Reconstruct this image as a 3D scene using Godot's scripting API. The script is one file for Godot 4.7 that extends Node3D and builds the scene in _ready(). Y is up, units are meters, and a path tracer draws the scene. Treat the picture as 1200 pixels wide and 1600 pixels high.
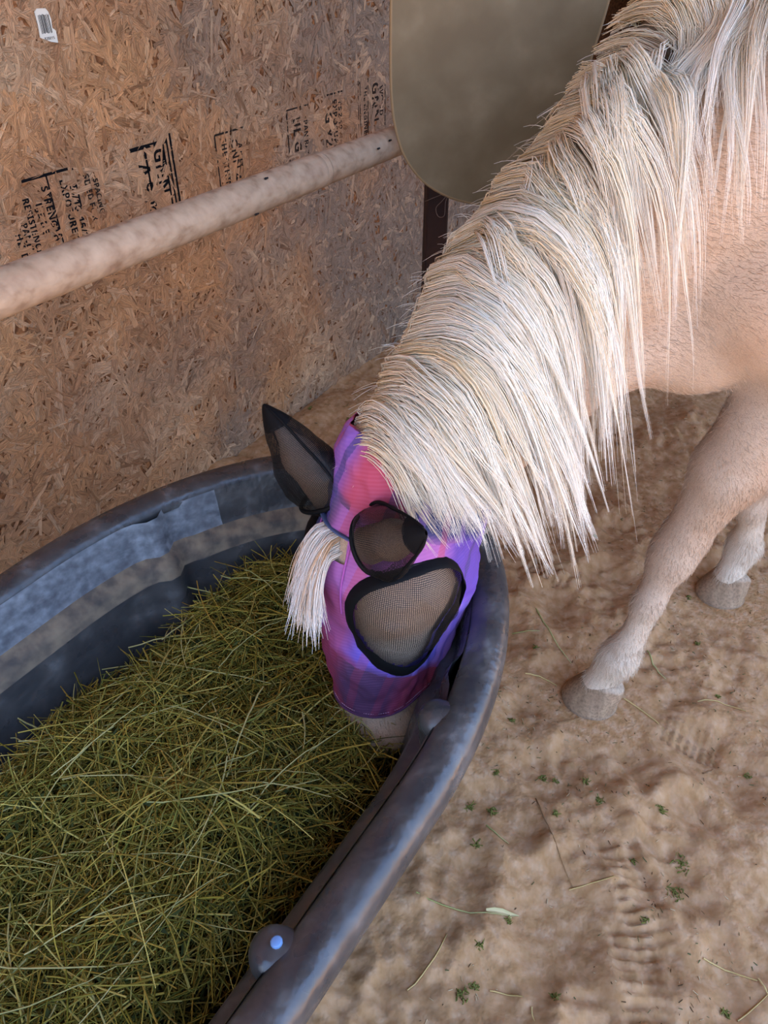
extends Node3D
# A palomino horse in a fly mask eating hay from a stock tank beside a strand-board stall wall.
# World: y up, metres. A runs along the board wall (away from the viewer), N points from the wall into the stall.
const A := Vector3(.552, 0, -.834)
const N := Vector3(.834, 0, .552)
const WALL_W := -1.58
var rng := RandomNumberGenerator.new()
var noise := FastNoiseLite.new()
var noise2 := FastNoiseLite.new()

func W(s: float, w: float, y: float) -> Vector3:
	return A * s + N * w + Vector3(0, y, 0)
func rf(a: float, b: float) -> float:
	return rng.randf_range(a, b)
func lin(r: float, g: float, b: float) -> Color:      # an 0..255 screen colour as a linear vertex colour
	return Color(r / 255.0, g / 255.0, b / 255.0).srgb_to_linear()

# ------------------------------------------------------------------ mesh building
class MB:
	var v := PackedVector3Array()
	var nn := PackedVector3Array()
	var c := PackedColorArray()
	var uv := PackedVector2Array()
	var ix := PackedInt32Array()
	func vert(p: Vector3, col := Color.WHITE, t := Vector2.ZERO) -> int:
		v.push_back(p); c.push_back(col); uv.push_back(t)
		return v.size() - 1
	func tri(a: int, b: int, d: int) -> void:
		ix.push_back(a); ix.push_back(b); ix.push_back(d)
	func quad(a: int, b: int, d: int, e: int) -> void:
		ix.push_back(a); ix.push_back(b); ix.push_back(d)
		ix.push_back(a); ix.push_back(d); ix.push_back(e)
	func flat_quad(p0: Vector3, p1: Vector3, p2: Vector3, p3: Vector3, col := Color.WHITE) -> void:
		var k := v.size()
		vert(p0, col, Vector2(0, 0)); vert(p1, col, Vector2(1, 0)); vert(p2, col, Vector2(1, 1)); vert(p3, col, Vector2(0, 1))
		quad(k, k + 1, k + 2, k + 3)
	func commit(use_uv := false) -> ArrayMesh:
		if nn.size() != v.size():
			nn = PackedVector3Array(); nn.resize(v.size())
			for k in range(0, ix.size(), 3):
				var a := ix[k]; var b := ix[k + 1]; var d := ix[k + 2]
				var f := (v[d] - v[a]).cross(v[b] - v[a])
				nn[a] += f; nn[b] += f; nn[d] += f
			for k in nn.size():
				nn[k] = nn[k].normalized() if nn[k].length_squared() > 1e-24 else Vector3.UP
		var arr := []
		arr.resize(Mesh.ARRAY_MAX)
		arr[Mesh.ARRAY_VERTEX] = v; arr[Mesh.ARRAY_NORMAL] = nn; arr[Mesh.ARRAY_COLOR] = c; arr[Mesh.ARRAY_INDEX] = ix
		if use_uv: arr[Mesh.ARRAY_TEX_UV] = uv
		var m := ArrayMesh.new()
		m.add_surface_from_arrays(Mesh.PRIMITIVE_TRIANGLES, arr)
		return m

func put(called: String, mesh: Mesh, mat: Material, parent: Node = self) -> MeshInstance3D:
	var o := MeshInstance3D.new()
	o.name = called; o.mesh = mesh; o.material_override = mat
	o.cast_shadow = GeometryInstance3D.SHADOW_CASTING_SETTING_ON
	parent.add_child(o, true)
	return o
func thing(called: String, label: String, category: String, at := Vector3.ZERO, group := "") -> Node3D:
	var o := Node3D.new(); o.name = called; add_child(o, true); o.position = at
	tag(o, label, category, group)
	return o
func tag(o: Node, label: String, category: String, group := "", kind := "") -> void:
	o.set_meta("label", label); o.set_meta("category", category)
	if group: o.set_meta("group", group)
	if kind: o.set_meta("kind", kind)
func structure(o: Node, label: String, category: String) -> void:
	tag(o, label, category, "", "structure")

# tube along points with a radius for each point; sides around
func tube(mb: MB, pts: PackedVector3Array, rad: PackedFloat32Array, sides: int, c0: Color, c1: Color, cap := true, flat := 1.0) -> void:
	var cnt := pts.size()
	var first := mb.v.size()
	var up := Vector3(.31, .9, .2).normalized()
	var prev := Vector3.ZERO
	for i in cnt:
		var d := pts[mini(i + 1, cnt - 1)] - pts[maxi(i - 1, 0)]
		d = d.normalized()
		var sd: Vector3
		if i == 0:
			sd = d.cross(up)
			if sd.length() < .05: sd = d.cross(Vector3.RIGHT)
		else:
			sd = prev - d * prev.dot(d)
		sd = sd.normalized(); prev = sd
		var bn := d.cross(sd)
		var col := c0.lerp(c1, float(i) / (cnt - 1))
		for k in sides:
			var an := TAU * k / sides
			mb.vert(pts[i] + (sd * cos(an) + bn * (sin(an) * flat)) * rad[i], col, Vector2(float(k) / sides, float(i) / cnt))
	for i in cnt - 1:
		for k in sides:
			var k2 := (k + 1) % sides
			mb.quad(first + i * sides + k, first + (i + 1) * sides + k, first + (i + 1) * sides + k2, first + i * sides + k2)
	if cap:
		for e in 2:
			var at := 0 if e == 0 else cnt - 1
			var ctr := mb.vert(pts[at], c0 if e == 0 else c1)
			for k in sides:
				var k2 := (k + 1) % sides
				if e == 0: mb.tri(ctr, first + k, first + k2)
				else: mb.tri(ctr, first + at * sides + k2, first + at * sides + k)

# three-sided hair or stem with its own normals (fast)
func strand(mb: MB, pts: PackedVector3Array, r: float, c0: Color, c1: Color, tip := .25, flat := 1.0) -> void:
	var cnt := pts.size()
	var first := mb.v.size()
	var sd := (pts[cnt - 1] - pts[0]).cross(Vector3(.37, .55, .74))
	if sd.length_squared() < 1e-10: sd = Vector3.RIGHT
	sd = sd.normalized()
	for i in cnt:
		var d := (pts[mini(i + 1, cnt - 1)] - pts[maxi(i - 1, 0)]).normalized()
		sd = (sd - d * sd.dot(d)).normalized()
		var bn := d.cross(sd)
		var f := float(i) / (cnt - 1)
		var rr := r * lerpf(1.0, tip, f * f)
		var col := c0.lerp(c1, f)
		var n1 := sd * -.5 + bn * .866
		var n2 := sd * -.5 - bn * .866
		mb.v.push_back(pts[i] + sd * rr); mb.nn.push_back(sd); mb.c.push_back(col)
		mb.v.push_back(pts[i] + n1 * (rr * flat)); mb.nn.push_back(n1); mb.c.push_back(col)
		mb.v.push_back(pts[i] + n2 * (rr * flat)); mb.nn.push_back(n2); mb.c.push_back(col)
	for i in cnt - 1:
		var b := first + i * 3
		for k in 3:
			var k2 := (k + 1) % 3
			mb.quad(b + k, b + 3 + k, b + 3 + k2, b + k2)

# box with chamfered edges
func chamfer_box(mb: MB, x: Transform3D, half: Vector3, b: float, col := Color.WHITE) -> void:
	var corner := func(ax: int, s: Vector3) -> Vector3:
		var q := Vector3.ZERO
		for k in 3: q[k] = s[k] * (half[k] if k == ax else half[k] - b)
		return x * q
	var ctr := x.origin
	var face := func(ps: Array) -> void:
		var nrm: Vector3 = (ps[2] - ps[0]).cross(ps[1] - ps[0])
		var mid := Vector3.ZERO
		for p in ps: mid += p
		mid /= ps.size()
		if nrm.dot(mid - ctr) < 0: ps.reverse()
		var k := mb.v.size()
		for p in ps: mb.vert(p, col)
		mb.tri(k, k + 1, k + 2)
		if ps.size() == 4: mb.tri(k, k + 2, k + 3)
	for ax in 3:
		var i := (ax + 1) % 3
		var j := (ax + 2) % 3
		for s in [-1.0, 1.0]:
			var ps := []
			for q in [[-1.0, -1.0], [1.0, -1.0], [1.0, 1.0], [-1.0, 1.0]]:
				var sv := Vector3.ZERO
				sv[ax] = s; sv[i] = q[0]; sv[j] = q[1]
				ps.append(corner.call(ax, sv))
			face.call(ps)
		for si in [-1.0, 1.0]:
			for sj in [-1.0, 1.0]:
				var lo := Vector3.ZERO
				lo[ax] = -1; lo[i] = si; lo[j] = sj
				var hi := lo
				hi[ax] = 1
				face.call([corner.call(i, lo), corner.call(i, hi), corner.call(j, hi), corner.call(j, lo)])
	for sx in [-1.0, 1.0]:
		for sy in [-1.0, 1.0]:
			for sz in [-1.0, 1.0]:
				var s := Vector3(sx, sy, sz)
				face.call([corner.call(0, s), corner.call(1, s), corner.call(2, s)])

func ball(mb: MB, c: Vector3, r: Vector3, basis := Basis.IDENTITY, col := Color.WHITE, seg := 12, rings := 8) -> void:
	var first := mb.v.size()
	for i in rings + 1:
		var th := PI * i / rings
		for k in seg:
			var ph := TAU * k / seg
			mb.vert(c + basis * (Vector3(sin(th) * cos(ph), cos(th), sin(th) * sin(ph)) * r), col)
	for i in rings:
		for k in seg:
			var k2 := (k + 1) % seg
			mb.quad(first + i * seg + k, first + (i + 1) * seg + k, first + (i + 1) * seg + k2, first + i * seg + k2)

func spline(pts: Array, per: int) -> PackedVector3Array:   # Catmull-Rom
	var out := PackedVector3Array()
	var n := pts.size()
	for i in n - 1:
		var p0: Vector3 = pts[maxi(i - 1, 0)]
		var p1: Vector3 = pts[i]
		var p2: Vector3 = pts[i + 1]
		var p3: Vector3 = pts[mini(i + 2, n - 1)]
		for k in per:
			out.push_back(p1.cubic_interpolate(p2, p0, p3, float(k) / per))
	out.push_back(pts[n - 1])
	return out

# ------------------------------------------------------------------ materials
func plain(col: Color, rough := .8, spec := .4) -> StandardMaterial3D:
	var m := StandardMaterial3D.new()
	m.albedo_color = col; m.roughness = rough; m.metallic_specular = spec
	return m
func tinted(rough := .8, spec := .35) -> StandardMaterial3D:
	var m := plain(Color.WHITE, rough, spec)
	m.vertex_color_use_as_albedo = true
	return m
func noise_image(size: int, freq: float, seed_: int, octaves := 4, lo := 0.0, hi := 1.0, type := FastNoiseLite.TYPE_SIMPLEX) -> Image:
	var f := FastNoiseLite.new()
	f.seed = seed_; f.frequency = freq; f.fractal_octaves = octaves; f.noise_type = type
	var im := f.get_seamless_image(size, size)
	im.convert(Image.FORMAT_RGB8)
	if lo != 0.0 or hi != 1.0:
		var d := im.get_data()
		for k in d.size(): d[k] = int(clampf(lo + (hi - lo) * d[k] / 255.0, 0, 1) * 255)
		im = Image.create_from_data(size, size, false, Image.FORMAT_RGB8, d)
	return im
func tex(im: Image) -> ImageTexture:
	return ImageTexture.create_from_image(im)
func relief(m: StandardMaterial3D, im: Image, scale_cm: float) -> void:
	m.heightmap_enabled = true
	m.heightmap_texture = tex(im)
	m.heightmap_scale = scale_cm
func triplanar(m: StandardMaterial3D, per_metre: float) -> void:
	m.uv1_triplanar = true
	m.uv1_world_triplanar = true
	m.uv1_scale = Vector3.ONE * per_metre
# a two or three colour map from noise
func ramp_image(size: int, freq: float, seed_: int, cols: Array, stops: Array, octaves := 4) -> Image:
	var src := noise_image(size, freq, seed_, octaves)
	var g := Gradient.new()
	g.offsets = PackedFloat32Array(stops); g.colors = PackedColorArray(cols)
	var lut := PackedByteArray()
	for k in 256:
		var c := g.sample(k / 255.0)
		lut.append_array([int(c.r * 255), int(c.g * 255), int(c.b * 255)])
	var d := src.get_data()
	for k in range(0, d.size(), 3):
		var q := d[k] * 3
		d[k] = lut[q]; d[k + 1] = lut[q + 1]; d[k + 2] = lut[q + 2]
	return Image.create_from_data(size, size, false, Image.FORMAT_RGB8, d)

# ------------------------------------------------------------------ signed distance bodies (tapered capsules, smooth union)
var ba := PackedVector3Array()
var bd := PackedVector3Array()
var bil := PackedFloat32Array()
var bra := PackedFloat32Array()
var bdr := PackedFloat32Array()
var bfa := PackedVector3Array()
var bfq := PackedFloat32Array()
var bk := PackedFloat32Array()
func bone(a: Vector3, b: Vector3, r0: float, r1: float, k := .04, flat_axis := Vector3.ZERO, q := 0.0) -> int:
	ba.push_back(a); bd.push_back(b - a); bil.push_back(1.0 / maxf((b - a).length_squared(), 1e-9))
	bra.push_back(r0); bdr.push_back(r1 - r0); bk.push_back(k)
	var f := flat_axis
	if f != Vector3.ZERO:
		var ax := (b - a)
		if ax.length() > 1e-5:
			ax = ax.normalized(); f = f - ax * f.dot(ax)
		f = f.normalized()
	bfa.push_back(f); bfq.push_back(q)
	return ba.size() - 1
func field(p: Vector3, ids: PackedInt32Array) -> float:
	var d := 10.0
	for i in ids:
		var pa := p - ba[i]
		if bfq[i] > 0.0: pa += bfa[i] * (bfq[i] * pa.dot(bfa[i]))
		var t := clampf(pa.dot(bd[i]) * bil[i], 0.0, 1.0)
		var di := (pa - bd[i] * t).length() - bra[i] - bdr[i] * t
		var h := maxf(bk[i] - absf(d - di), 0.0)
		d = minf(d, di) - h * h * .25 / bk[i]
	return d
func grad(p: Vector3, ids: PackedInt32Array, d0: float) -> Vector3:
	var e := .003
	var g := Vector3(field(p + Vector3(e, 0, 0), ids) - d0, field(p + Vector3(0, e, 0), ids) - d0, field(p + Vector3(0, 0, e), ids) - d0)
	return g.normalized() if g.length_squared() > 1e-16 else Vector3.UP
# surface nets over the field; paint(p, n) gives the colour
func nets(ids: PackedInt32Array, h: float, mb: MB, paint: Callable) -> void:
	var lo := Vector3.ONE * 1e6
	var hi := -lo
	for i in ids:
		var r := Vector3.ONE * (maxf(bra[i], bra[i] + bdr[i]) + .05)
		lo = lo.min(ba[i] - r).min(ba[i] + bd[i] - r)
		hi = hi.max(ba[i] + r).max(ba[i] + bd[i] + r)
	var B := 8
	var nb := Vector3i(((hi - lo) / (h * B)).ceil())
	var nx := nb.x * B + 1
	var ny := nb.y * B + 1
	var nz := nb.z * B + 1
	var val := PackedFloat32Array(); val.resize(nx * ny * nz); val.fill(99.0)
	var cell := PackedInt32Array(); cell.resize(nx * ny * nz); cell.fill(-1)
	var reach := h * B * .9 + .02
	var blocks := []
	for bx in nb.x:
		for by in nb.y:
			for bz in nb.z:
				var ctr := lo + Vector3(bx + .5, by + .5, bz + .5) * (h * B)
				var near := PackedInt32Array()
				var least := 9.0
				for i in ids:
					var pa := ctr - ba[i]
					if bfq[i] > 0.0: pa += bfa[i] * (bfq[i] * pa.dot(bfa[i]))
					var t := clampf(pa.dot(bd[i]) * bil[i], 0.0, 1.0)
					var di := (pa - bd[i] * t).length() - bra[i] - bdr[i] * t
					var wide := 1.0 + bfq[i]
					least = minf(least, di)
					if di < reach * wide * 1.2 + bk[i]: near.push_back(i)
				if near.is_empty() or least < -reach * 1.6: continue
				blocks.append([bx * B, by * B, bz * B, near])
	for b in blocks:
		var ids2: PackedInt32Array = b[3]
		for x in range(b[0], b[0] + B + 1):
			for y in range(b[1], b[1] + B + 1):
				var row := (x * ny + y) * nz
				for z in range(b[2], b[2] + B + 1):
					if val[row + z] == 99.0:
						val[row + z] = field(lo + Vector3(x, y, z) * h, ids2)
	var sy := nz
	var sx := ny * nz
	var offs := [0, sx, sy, sx + sy, 1, sx + 1, sy + 1, sx + sy + 1]
	var edges := [[0, 1], [2, 3], [4, 5], [6, 7], [0, 2], [1, 3], [4, 6], [5, 7], [0, 4], [1, 5], [2, 6], [3, 7]]
	var cpos := []
	for k in 8: cpos.append(Vector3(k & 1, (k >> 1) & 1, (k >> 2) & 1))
	var start_ix := mb.ix.size()
	for b in blocks:
		var ids2: PackedInt32Array = b[3]
		for x in range(b[0], b[0] + B):
			for y in range(b[1], b[1] + B):
				for z in range(b[2], b[2] + B):
					var at := x * sx + y * sy + z
					var inside := 0
					for k in 8:
						if val[at + offs[k]] < 0.0: inside += 1
					if inside == 0 or inside == 8: continue
					var sum := Vector3.ZERO
					var cnt := 0
					for e in edges:
						var v0 := val[at + offs[e[0]]]
						var v1 := val[at + offs[e[1]]]
						if (v0 < 0.0) != (v1 < 0.0):
							sum += cpos[e[0]].lerp(cpos[e[1]], v0 / (v0 - v1)); cnt += 1
					var p := lo + (Vector3(x, y, z) + sum / cnt) * h
					var d0 := field(p, ids2)
					var g := grad(p, ids2, d0)
					p -= g * clampf(d0, -h * .7, h * .7)
					cell[at] = mb.v.size()
					mb.v.push_back(p); mb.nn.push_back(g); mb.c.push_back(paint.call(p, g)); mb.uv.push_back(Vector2.ZERO)
	for b in blocks:
		for x in range(maxi(b[0], 1), b[0] + B):
			for y in range(maxi(b[1], 1), b[1] + B):
				for z in range(maxi(b[2], 1), b[2] + B):
					var at := x * sx + y * sy + z
					var v0 := val[at]
					if v0 > 90.0: continue
					for ax in 3:
						var stp: int = [sx, sy, 1][ax]
						var v1 := val[at + stp]
						if v1 > 90.0 or (v0 < 0.0) == (v1 < 0.0): continue
						var p: int = [sy, 1, sx][ax]
						var q: int = [1, sx, sy][ax]
						var i0 := cell[at]; var i1 := cell[at - p]; var i2 := cell[at - p - q]; var i3 := cell[at - q]
						if i0 < 0 or i1 < 0 or i2 < 0 or i3 < 0: continue
						if v0 < 0.0: mb.quad(i0, i3, i2, i1)
						else: mb.quad(i0, i1, i2, i3)

func _ready() -> void:
	rng.seed = 20240611
	noise.seed = 7; noise.frequency = 1.0; noise.fractal_octaves = 4
	noise2.seed = 19; noise2.frequency = 1.0; noise2.fractal_octaves = 2
	make_camera_and_light()
	make_shell()
	make_floor()
	make_board_wall()
	make_tank()
	make_rail_and_post()
	make_hanging_panel()
	make_hay()
	make_horse()
	make_mask()
	make_floor_litter()
	make_small_things()

func make_camera_and_light() -> void:
	var cam := Camera3D.new()
	cam.name = "camera"; add_child(cam)
	cam.fov = 2.0 * rad_to_deg(atan(800.0 / 1200.0))
	cam.position = Vector3(0, 1.46, 0)
	cam.rotation_degrees = Vector3(-38.8, 0, 0)
	cam.near = .02; cam.far = 200.0
	var we := WorldEnvironment.new(); we.name = "world_environment"
	var env := Environment.new()
	env.background_mode = Environment.BG_SKY
	var sky := Sky.new()
	var sm := ProceduralSkyMaterial.new()
	sm.sky_top_color = Color(.54, .68, .91)
	sm.sky_horizon_color = Color(.82, .88, .96)
	sm.sky_curve = .25
	sm.ground_bottom_color = Color(.50, .42, .34)
	sm.ground_horizon_color = Color(.72, .68, .62)
	sm.energy_multiplier = 1.0
	sky.sky_material = sm
	env.sky = sky
	env.tonemap_mode = Environment.TONE_MAPPER_LINEAR
	env.tonemap_exposure = 5.05
	env.sdfgi_enabled = true; env.ssao_enabled = true; env.ssil_enabled = true
	we.environment = env
	add_child(we)
	var sun := DirectionalLight3D.new(); sun.name = "sun"
	sun.light_color = Color(1.0, .95, .86); sun.light_energy = 4.0; sun.light_angular_distance = .6
	sun.shadow_enabled = true
	add_child(sun)
	sun.look_at_from_position(-N * 5 + Vector3(0, 10, 0) + A * 1.5, Vector3.ZERO, Vector3.UP)

# ------------------------------------------------------------------ the shed: walls, roof, ground
func slab(called: String, centre: Vector3, size: Vector3, mat: Material, yaw_axis := true) -> MeshInstance3D:
	var mb := MB.new()
	var bs := Basis(A, Vector3.UP, N) if yaw_axis else Basis.IDENTITY
	chamfer_box(mb, Transform3D(bs, Vector3.ZERO), size * .5, .004)
	var o := put(called, mb.commit(), mat)
	o.position = centre
	return o

func make_shell() -> void:
	# added closed bay: its walls keep the gap beside the board wall dark
	var board := plain(Color.WHITE, .85)
	board.albedo_texture = tex(ramp_image(256, .03, 5, [Color(.40, .34, .28), Color(.52, .45, .37)], [.2, .8]))
	triplanar(board, 1.3)
	var o := slab("wall_added_back", W(5.8, -.35, 1.7), Vector3(.1, 3.4, 2.6), board)  # end wall added to close the bay off from light
	structure(o, "weathered end wall of the added dark bay behind the stall", "wall")
	o = slab("wall_added_divider", W(3.78, .02, 1.68), Vector3(.08, 3.36, 1.84), board)  # added to narrow the opening so little light enters the bay
	structure(o, "weathered board divider added to dim the bay behind the stall", "wall")
	o = slab("wall_added_right", W(4.8, .90, 1.68), Vector3(2.1, 3.36, .08), board)  # added partition, blocks the sky so the bay stays dim
	structure(o, "weathered side wall added to block sky light from the bay", "wall")
	var roof := plain(Color(.45, .44, .42), .6)
	o = slab("ceiling", W(1.75, -.50, 3.40), Vector3(8.5, .08, 2.9), roof)
	structure(o, "plain grey shed roof above the stall", "ceiling")

func floor_height(x: float, z: float) -> float:
	var h := noise.get_noise_2d(x * 1.3, z * 1.3) * .022
	h += noise.get_noise_2d(x * 5.0 + 9.0, z * 5.0) * .022
	h += absf(noise2.get_noise_2d(x * 9.0, z * 9.0 + 4.0)) * .020 * smoothstep(-.25, .35, noise2.get_noise_2d(x * 2.6 + 7.0, z * 2.6))
	h += noise2.get_noise_2d(x * 26.0, z * 26.0) * .004 * smoothstep(-.3, .4, noise2.get_noise_2d(x * 3.6 - 7.0, z * 3.6 + 2.0)) + maxf(noise2.get_noise_2d(x * 60.0, z * 60.0) - .3, 0.0) * .009
	for d in dents:
		var dx: float = x - d[0]
		var dz: float = z - d[1]
		var rr: float = sqrt(dx * dx + dz * dz) / d[2]
		if rr < 1.6:
			h += d[3] * (-exp(-rr * rr * 2.2) + .55 * exp(-(rr - 1.0) * (rr - 1.0) * 14.0))
	for t in treads:
		var q := Vector2(x - t[0], z - t[1]).rotated(-t[2])
		if absf(q.x) < t[3] and absf(q.y) < t[4]:
			var fade := smoothstep(0.0, .02, t[3] - absf(q.x)) * smoothstep(0.0, .015, t[4] - absf(q.y))
			var wob := noise2.get_noise_2d(x * 14.0, z * 14.0) * 1.2
			h += fade * (-.006 + .0052 * sin(q.x * TAU / t[5] + wob) * (1.0 if q.y > 0.0 else .6))
	# level below the feet, the tank and the wall's edge
	for f in pads:
		var r2 := Vector2(x - f[0], z - f[1]).length()
		h = lerpf(f[3], h, smoothstep(f[2], f[2] * 1.7, r2))
	return h
var dents := []
var treads := []
var pads := []
func make_floor() -> void:
	# hoof dents and boot prints on the ground in view
	for d in [[.32, -.62, .13, .018], [.55, -.72, .11, .016], [.20, -.50, .10, .014], [.72, -.95, .12, .018], [.38, -.93, .10, .012], [.62, -.52, .09, .013],
			[.80, -.70, .10, .016], [.28, -1.32, .12, .018], [.45, -1.42, .10, .015], [.60, -1.50, .12, .012], [.25, -.36, .10, .014], [.48, -.40, .10, .012], [.05, -1.65, .14, .015], [.95, -1.05, .12, .014], [.42, -.78, .09, .014], [.70, -.40, .10, .016], [.15, -.72, .08, .012], [.85, -.88, .08, .012], [.62, -.84, .07, .012], [.33, -1.08, .08, .012], [.36, -.46, .07, .011], [.58, -.62, .06, .010], [.92, -.80, .08, .012], [.27, -.80, .06, .010]]:
		dents.append(d)
	treads = [[.47, -.66, 1.45, .12, .045, .020], [.44, -.50, 1.60, .13, .045, .020], [.68, -1.02, .5, .08, .05, .017], [.78, -.62, .9, .09, .05, .020], [.45, -1.55, .7, .08, .05, .018]]
	pads = [[.50, -1.12, .10, 0.0], [.92, -1.46, .10, 0.0], [1.85, -1.45, .1, 0.0], [2.02, -1.78, .1, 0.0]]
	var xs := axis_steps([[-9, -1.2, .5], [-1.2, -.1, .016], [-.1, 1.15, .0065], [1.15, 2.2, .02], [2.2, 9, .5]])
	var zs := axis_steps([[-9, -3.6, .5], [-3.6, -1.75, .02], [-1.75, -.30, .0065], [-.30, .6, .03], [.6, 9, .5]])
	var mb := MB.new()
	var nz := zs.size()
	for x in xs:
		for z in zs:
			var far: float = maxf(absf(x), absf(z))
			mb.vert(Vector3(x, floor_height(x, z) if far < 4.0 else 0.0, z))
	for i in xs.size() - 1:
		for k in nz - 1:
			var q := i * nz + k
			mb.quad(q, q + nz, q + nz + 1, q + 1)
	var m := plain(Color.WHITE, .92, .2)
	m.albedo_texture = tex(ramp_image(1024, .03, 31, [Color(.62, .46, .30), Color(.67, .51, .35), Color(.70, .54, .39), Color(.74, .60, .46)], [.15, .42, .62, .9], 6))
	triplanar(m, .9)
	relief(m, noise_image(1024, .09, 33, 3), .13)
	var o := put("floor", mb.commit(), m)
	structure(o, "trampled sandy dirt floor with hoof and boot prints", "floor")
func axis_steps(parts: Array) -> PackedFloat32Array:
	var out := PackedFloat32Array()
	for p in parts:
		var cnt := int(round((p[1] - p[0]) / p[2]))
		for k in cnt: out.push_back(p[0] + (p[1] - p[0]) * k / cnt)
	out.push_back(parts[-1][1])
	return out

# ------------------------------------------------------------------ strand-board wall
func make_board_wall() -> void:
	var core := plain(Color(.74, .56, .40), .85)
	core.albedo_texture = tex(ramp_image(512, .05, 3, [Color(.5, .4, .3), Color(.9, .8, .7)], [.3, .8]))
	triplanar(core, 2.0)
	var wall := slab("wall_left", W(1.75, WALL_W - .032, 1.68), Vector3(8.2, 3.4, .05), core)
	structure(wall, "brown strand-board stall wall with faded black stamps", "wall")
	var mb := MB.new()
	var tone := FastNoiseLite.new()
	tone.seed = 77; tone.frequency = 1.0; tone.fractal_octaves = 3
	for k in 40000:
		var s := rf(-.7, 3.72)
		var y := rf(-.02, 1.95)
		var big := rng.randf()
		var L := lerpf(.035, .15, big * big) * rf(.7, 1.3)
		var Wd := lerpf(.003, .016, pow(rng.randf(), 1.5)) * (1.0 + .7 * big)
		var an := rf(0, PI)
		var depth := rf(0, .0016)
		# weathering: the boards by the post are greyer, with ragged patches
		var grey := clampf(smoothstep(1.35, 2.35, s + tone.get_noise_2d(s * 1.6, y * 1.6) * .9 - (y - .5) * .15), 0, 1)
		var dusty := clampf(tone.get_noise_2d(s * 2.1 + 40, y * 2.1) * 1.6 + .12, 0, 1)
		var warm := clampf(tone.get_noise_2d(s * 3.0 - 20, y * 3.0) * 1.4 + .5, 0, 1)
		var c := lin(180, 136, 100).lerp(lin(208, 156, 110), warm)
		c = c.lerp(lin(216, 184, 150), dusty * .55)
		c = c.lerp(lin(150, 134, 120), grey * .9)
		var r := rng.randf()
		if r < .09: c = c.lerp(lin(130, 88, 60), rf(.2, .6))
		elif r > .84: c = c.lerp(lin(226, 192, 156), rf(.2, .5))
		c *= rf(.94, 1.18)
		c.a = 1
		var u := A * cos(an) + Vector3.UP * sin(an)
		var w := A * -sin(an) + Vector3.UP * cos(an)
		var ctr := W(s, WALL_W - .006 + depth, y)
		var ta := rf(-.0020, .0020)
		var tb := rf(-.0009, .0009)
		var bow := rf(-.004, .004)
		var u0 := rf(0, 1)
		var v0 := rf(0, 1)
		var f := mb.v.size()
		for i in 3:
			var t := i - 1.0
			var off := N * (ta * t) + w * (bow * (1.0 - absf(t)))
			var wl := Wd * (rf(.5, 1.0) if i != 1 else 1.0)
			mb.vert(ctr + u * (t * L * .5) - w * (wl * .5) + off - N * tb, c, Vector2(u0, v0 + t * L * 4.0))
			mb.vert(ctr + u * (t * L * .5) + w * (wl * .5) + off + N * tb, c, Vector2(u0 + Wd * 18.0, v0 + t * L * 4.0))
		mb.quad(f, f + 1, f + 3, f + 2)
		mb.quad(f + 2, f + 3, f + 5, f + 4)
	mb.nn = PackedVector3Array(); mb.nn.resize(mb.v.size())
	for k in range(0, mb.v.size(), 6):
		var nr := (mb.v[k + 4] - mb.v[k]).cross(mb.v[k + 1] - mb.v[k]).normalized()
		if nr.dot(N) < 0: nr = -nr
		for j in 6: mb.nn[k + j] = nr
	var m := tinted(.78, .3)
	var im := Image.create(256, 256, false, Image.FORMAT_RGB8)
	var hm := Image.create(256, 256, false, Image.FORMAT_RGB8)
	var sn := FastNoiseLite.new()
	sn.seed = 12; sn.frequency = .11; sn.fractal_octaves = 3
	for y in 256:
		for x in 256:
			var g := sn.get_noise_2d(x * 1.9, y * .10) * .5 + .5
			var v := clampf(.50 + .85 * g, 0, 1)
			im.set_pixel(x, y, Color(v, v * .985, v * .96))
			hm.set_pixel(x, y, Color(g, g, g))
	m.albedo_texture = tex(im)
	relief(m, hm, .25)
	var fl := put("wood_strands", mb.commit(true), m, wall)
	fl.global_position = Vector3.ZERO
	fl.set_meta("kind", "stuff")
	make_stamps(wall)

func stamp_text(parent: Node3D, txt: String, s: float, y: float, size: float, ink: Material) -> void:
	# ink lettering that reads downwards, letter tops turned to the right
	var t := TextMesh.new()
	t.text = txt; t.font_size = 48; t.pixel_size = size / 36.0; t.depth = .0012; t.curve_step = 6.0
	var f := SystemFont.new(); f.font_names = PackedStringArray(["Droid Sans"]); f.font_weight = 700
	t.font = f
	t.horizontal_alignment = HORIZONTAL_ALIGNMENT_LEFT
	t.vertical_alignment = VERTICAL_ALIGNMENT_BOTTOM
	var o := put("stamp_lettering", t, ink, parent)
	o.global_transform = Transform3D(Basis(Vector3.DOWN, A, N), W(s, WALL_W - .0047, y))
func stamp_bar(parent: Node3D, s0: float, y0: float, s1: float, y1: float, thick: float, ink: Material) -> void:
	var a := W(s0, WALL_W - .0047, y0)
	var b := W(s1, WALL_W - .0047, y1)
	var mb := MB.new()
	var u := (b - a).normalized()
	chamfer_box(mb, Transform3D(Basis(u, N.cross(u), N), Vector3.ZERO), Vector3((b - a).length() * .5, thick * .5, .0006), .0002)
	var o := put("stamp_rule", mb.commit(), ink, parent)
	o.global_position = (a + b) * .5
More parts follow.
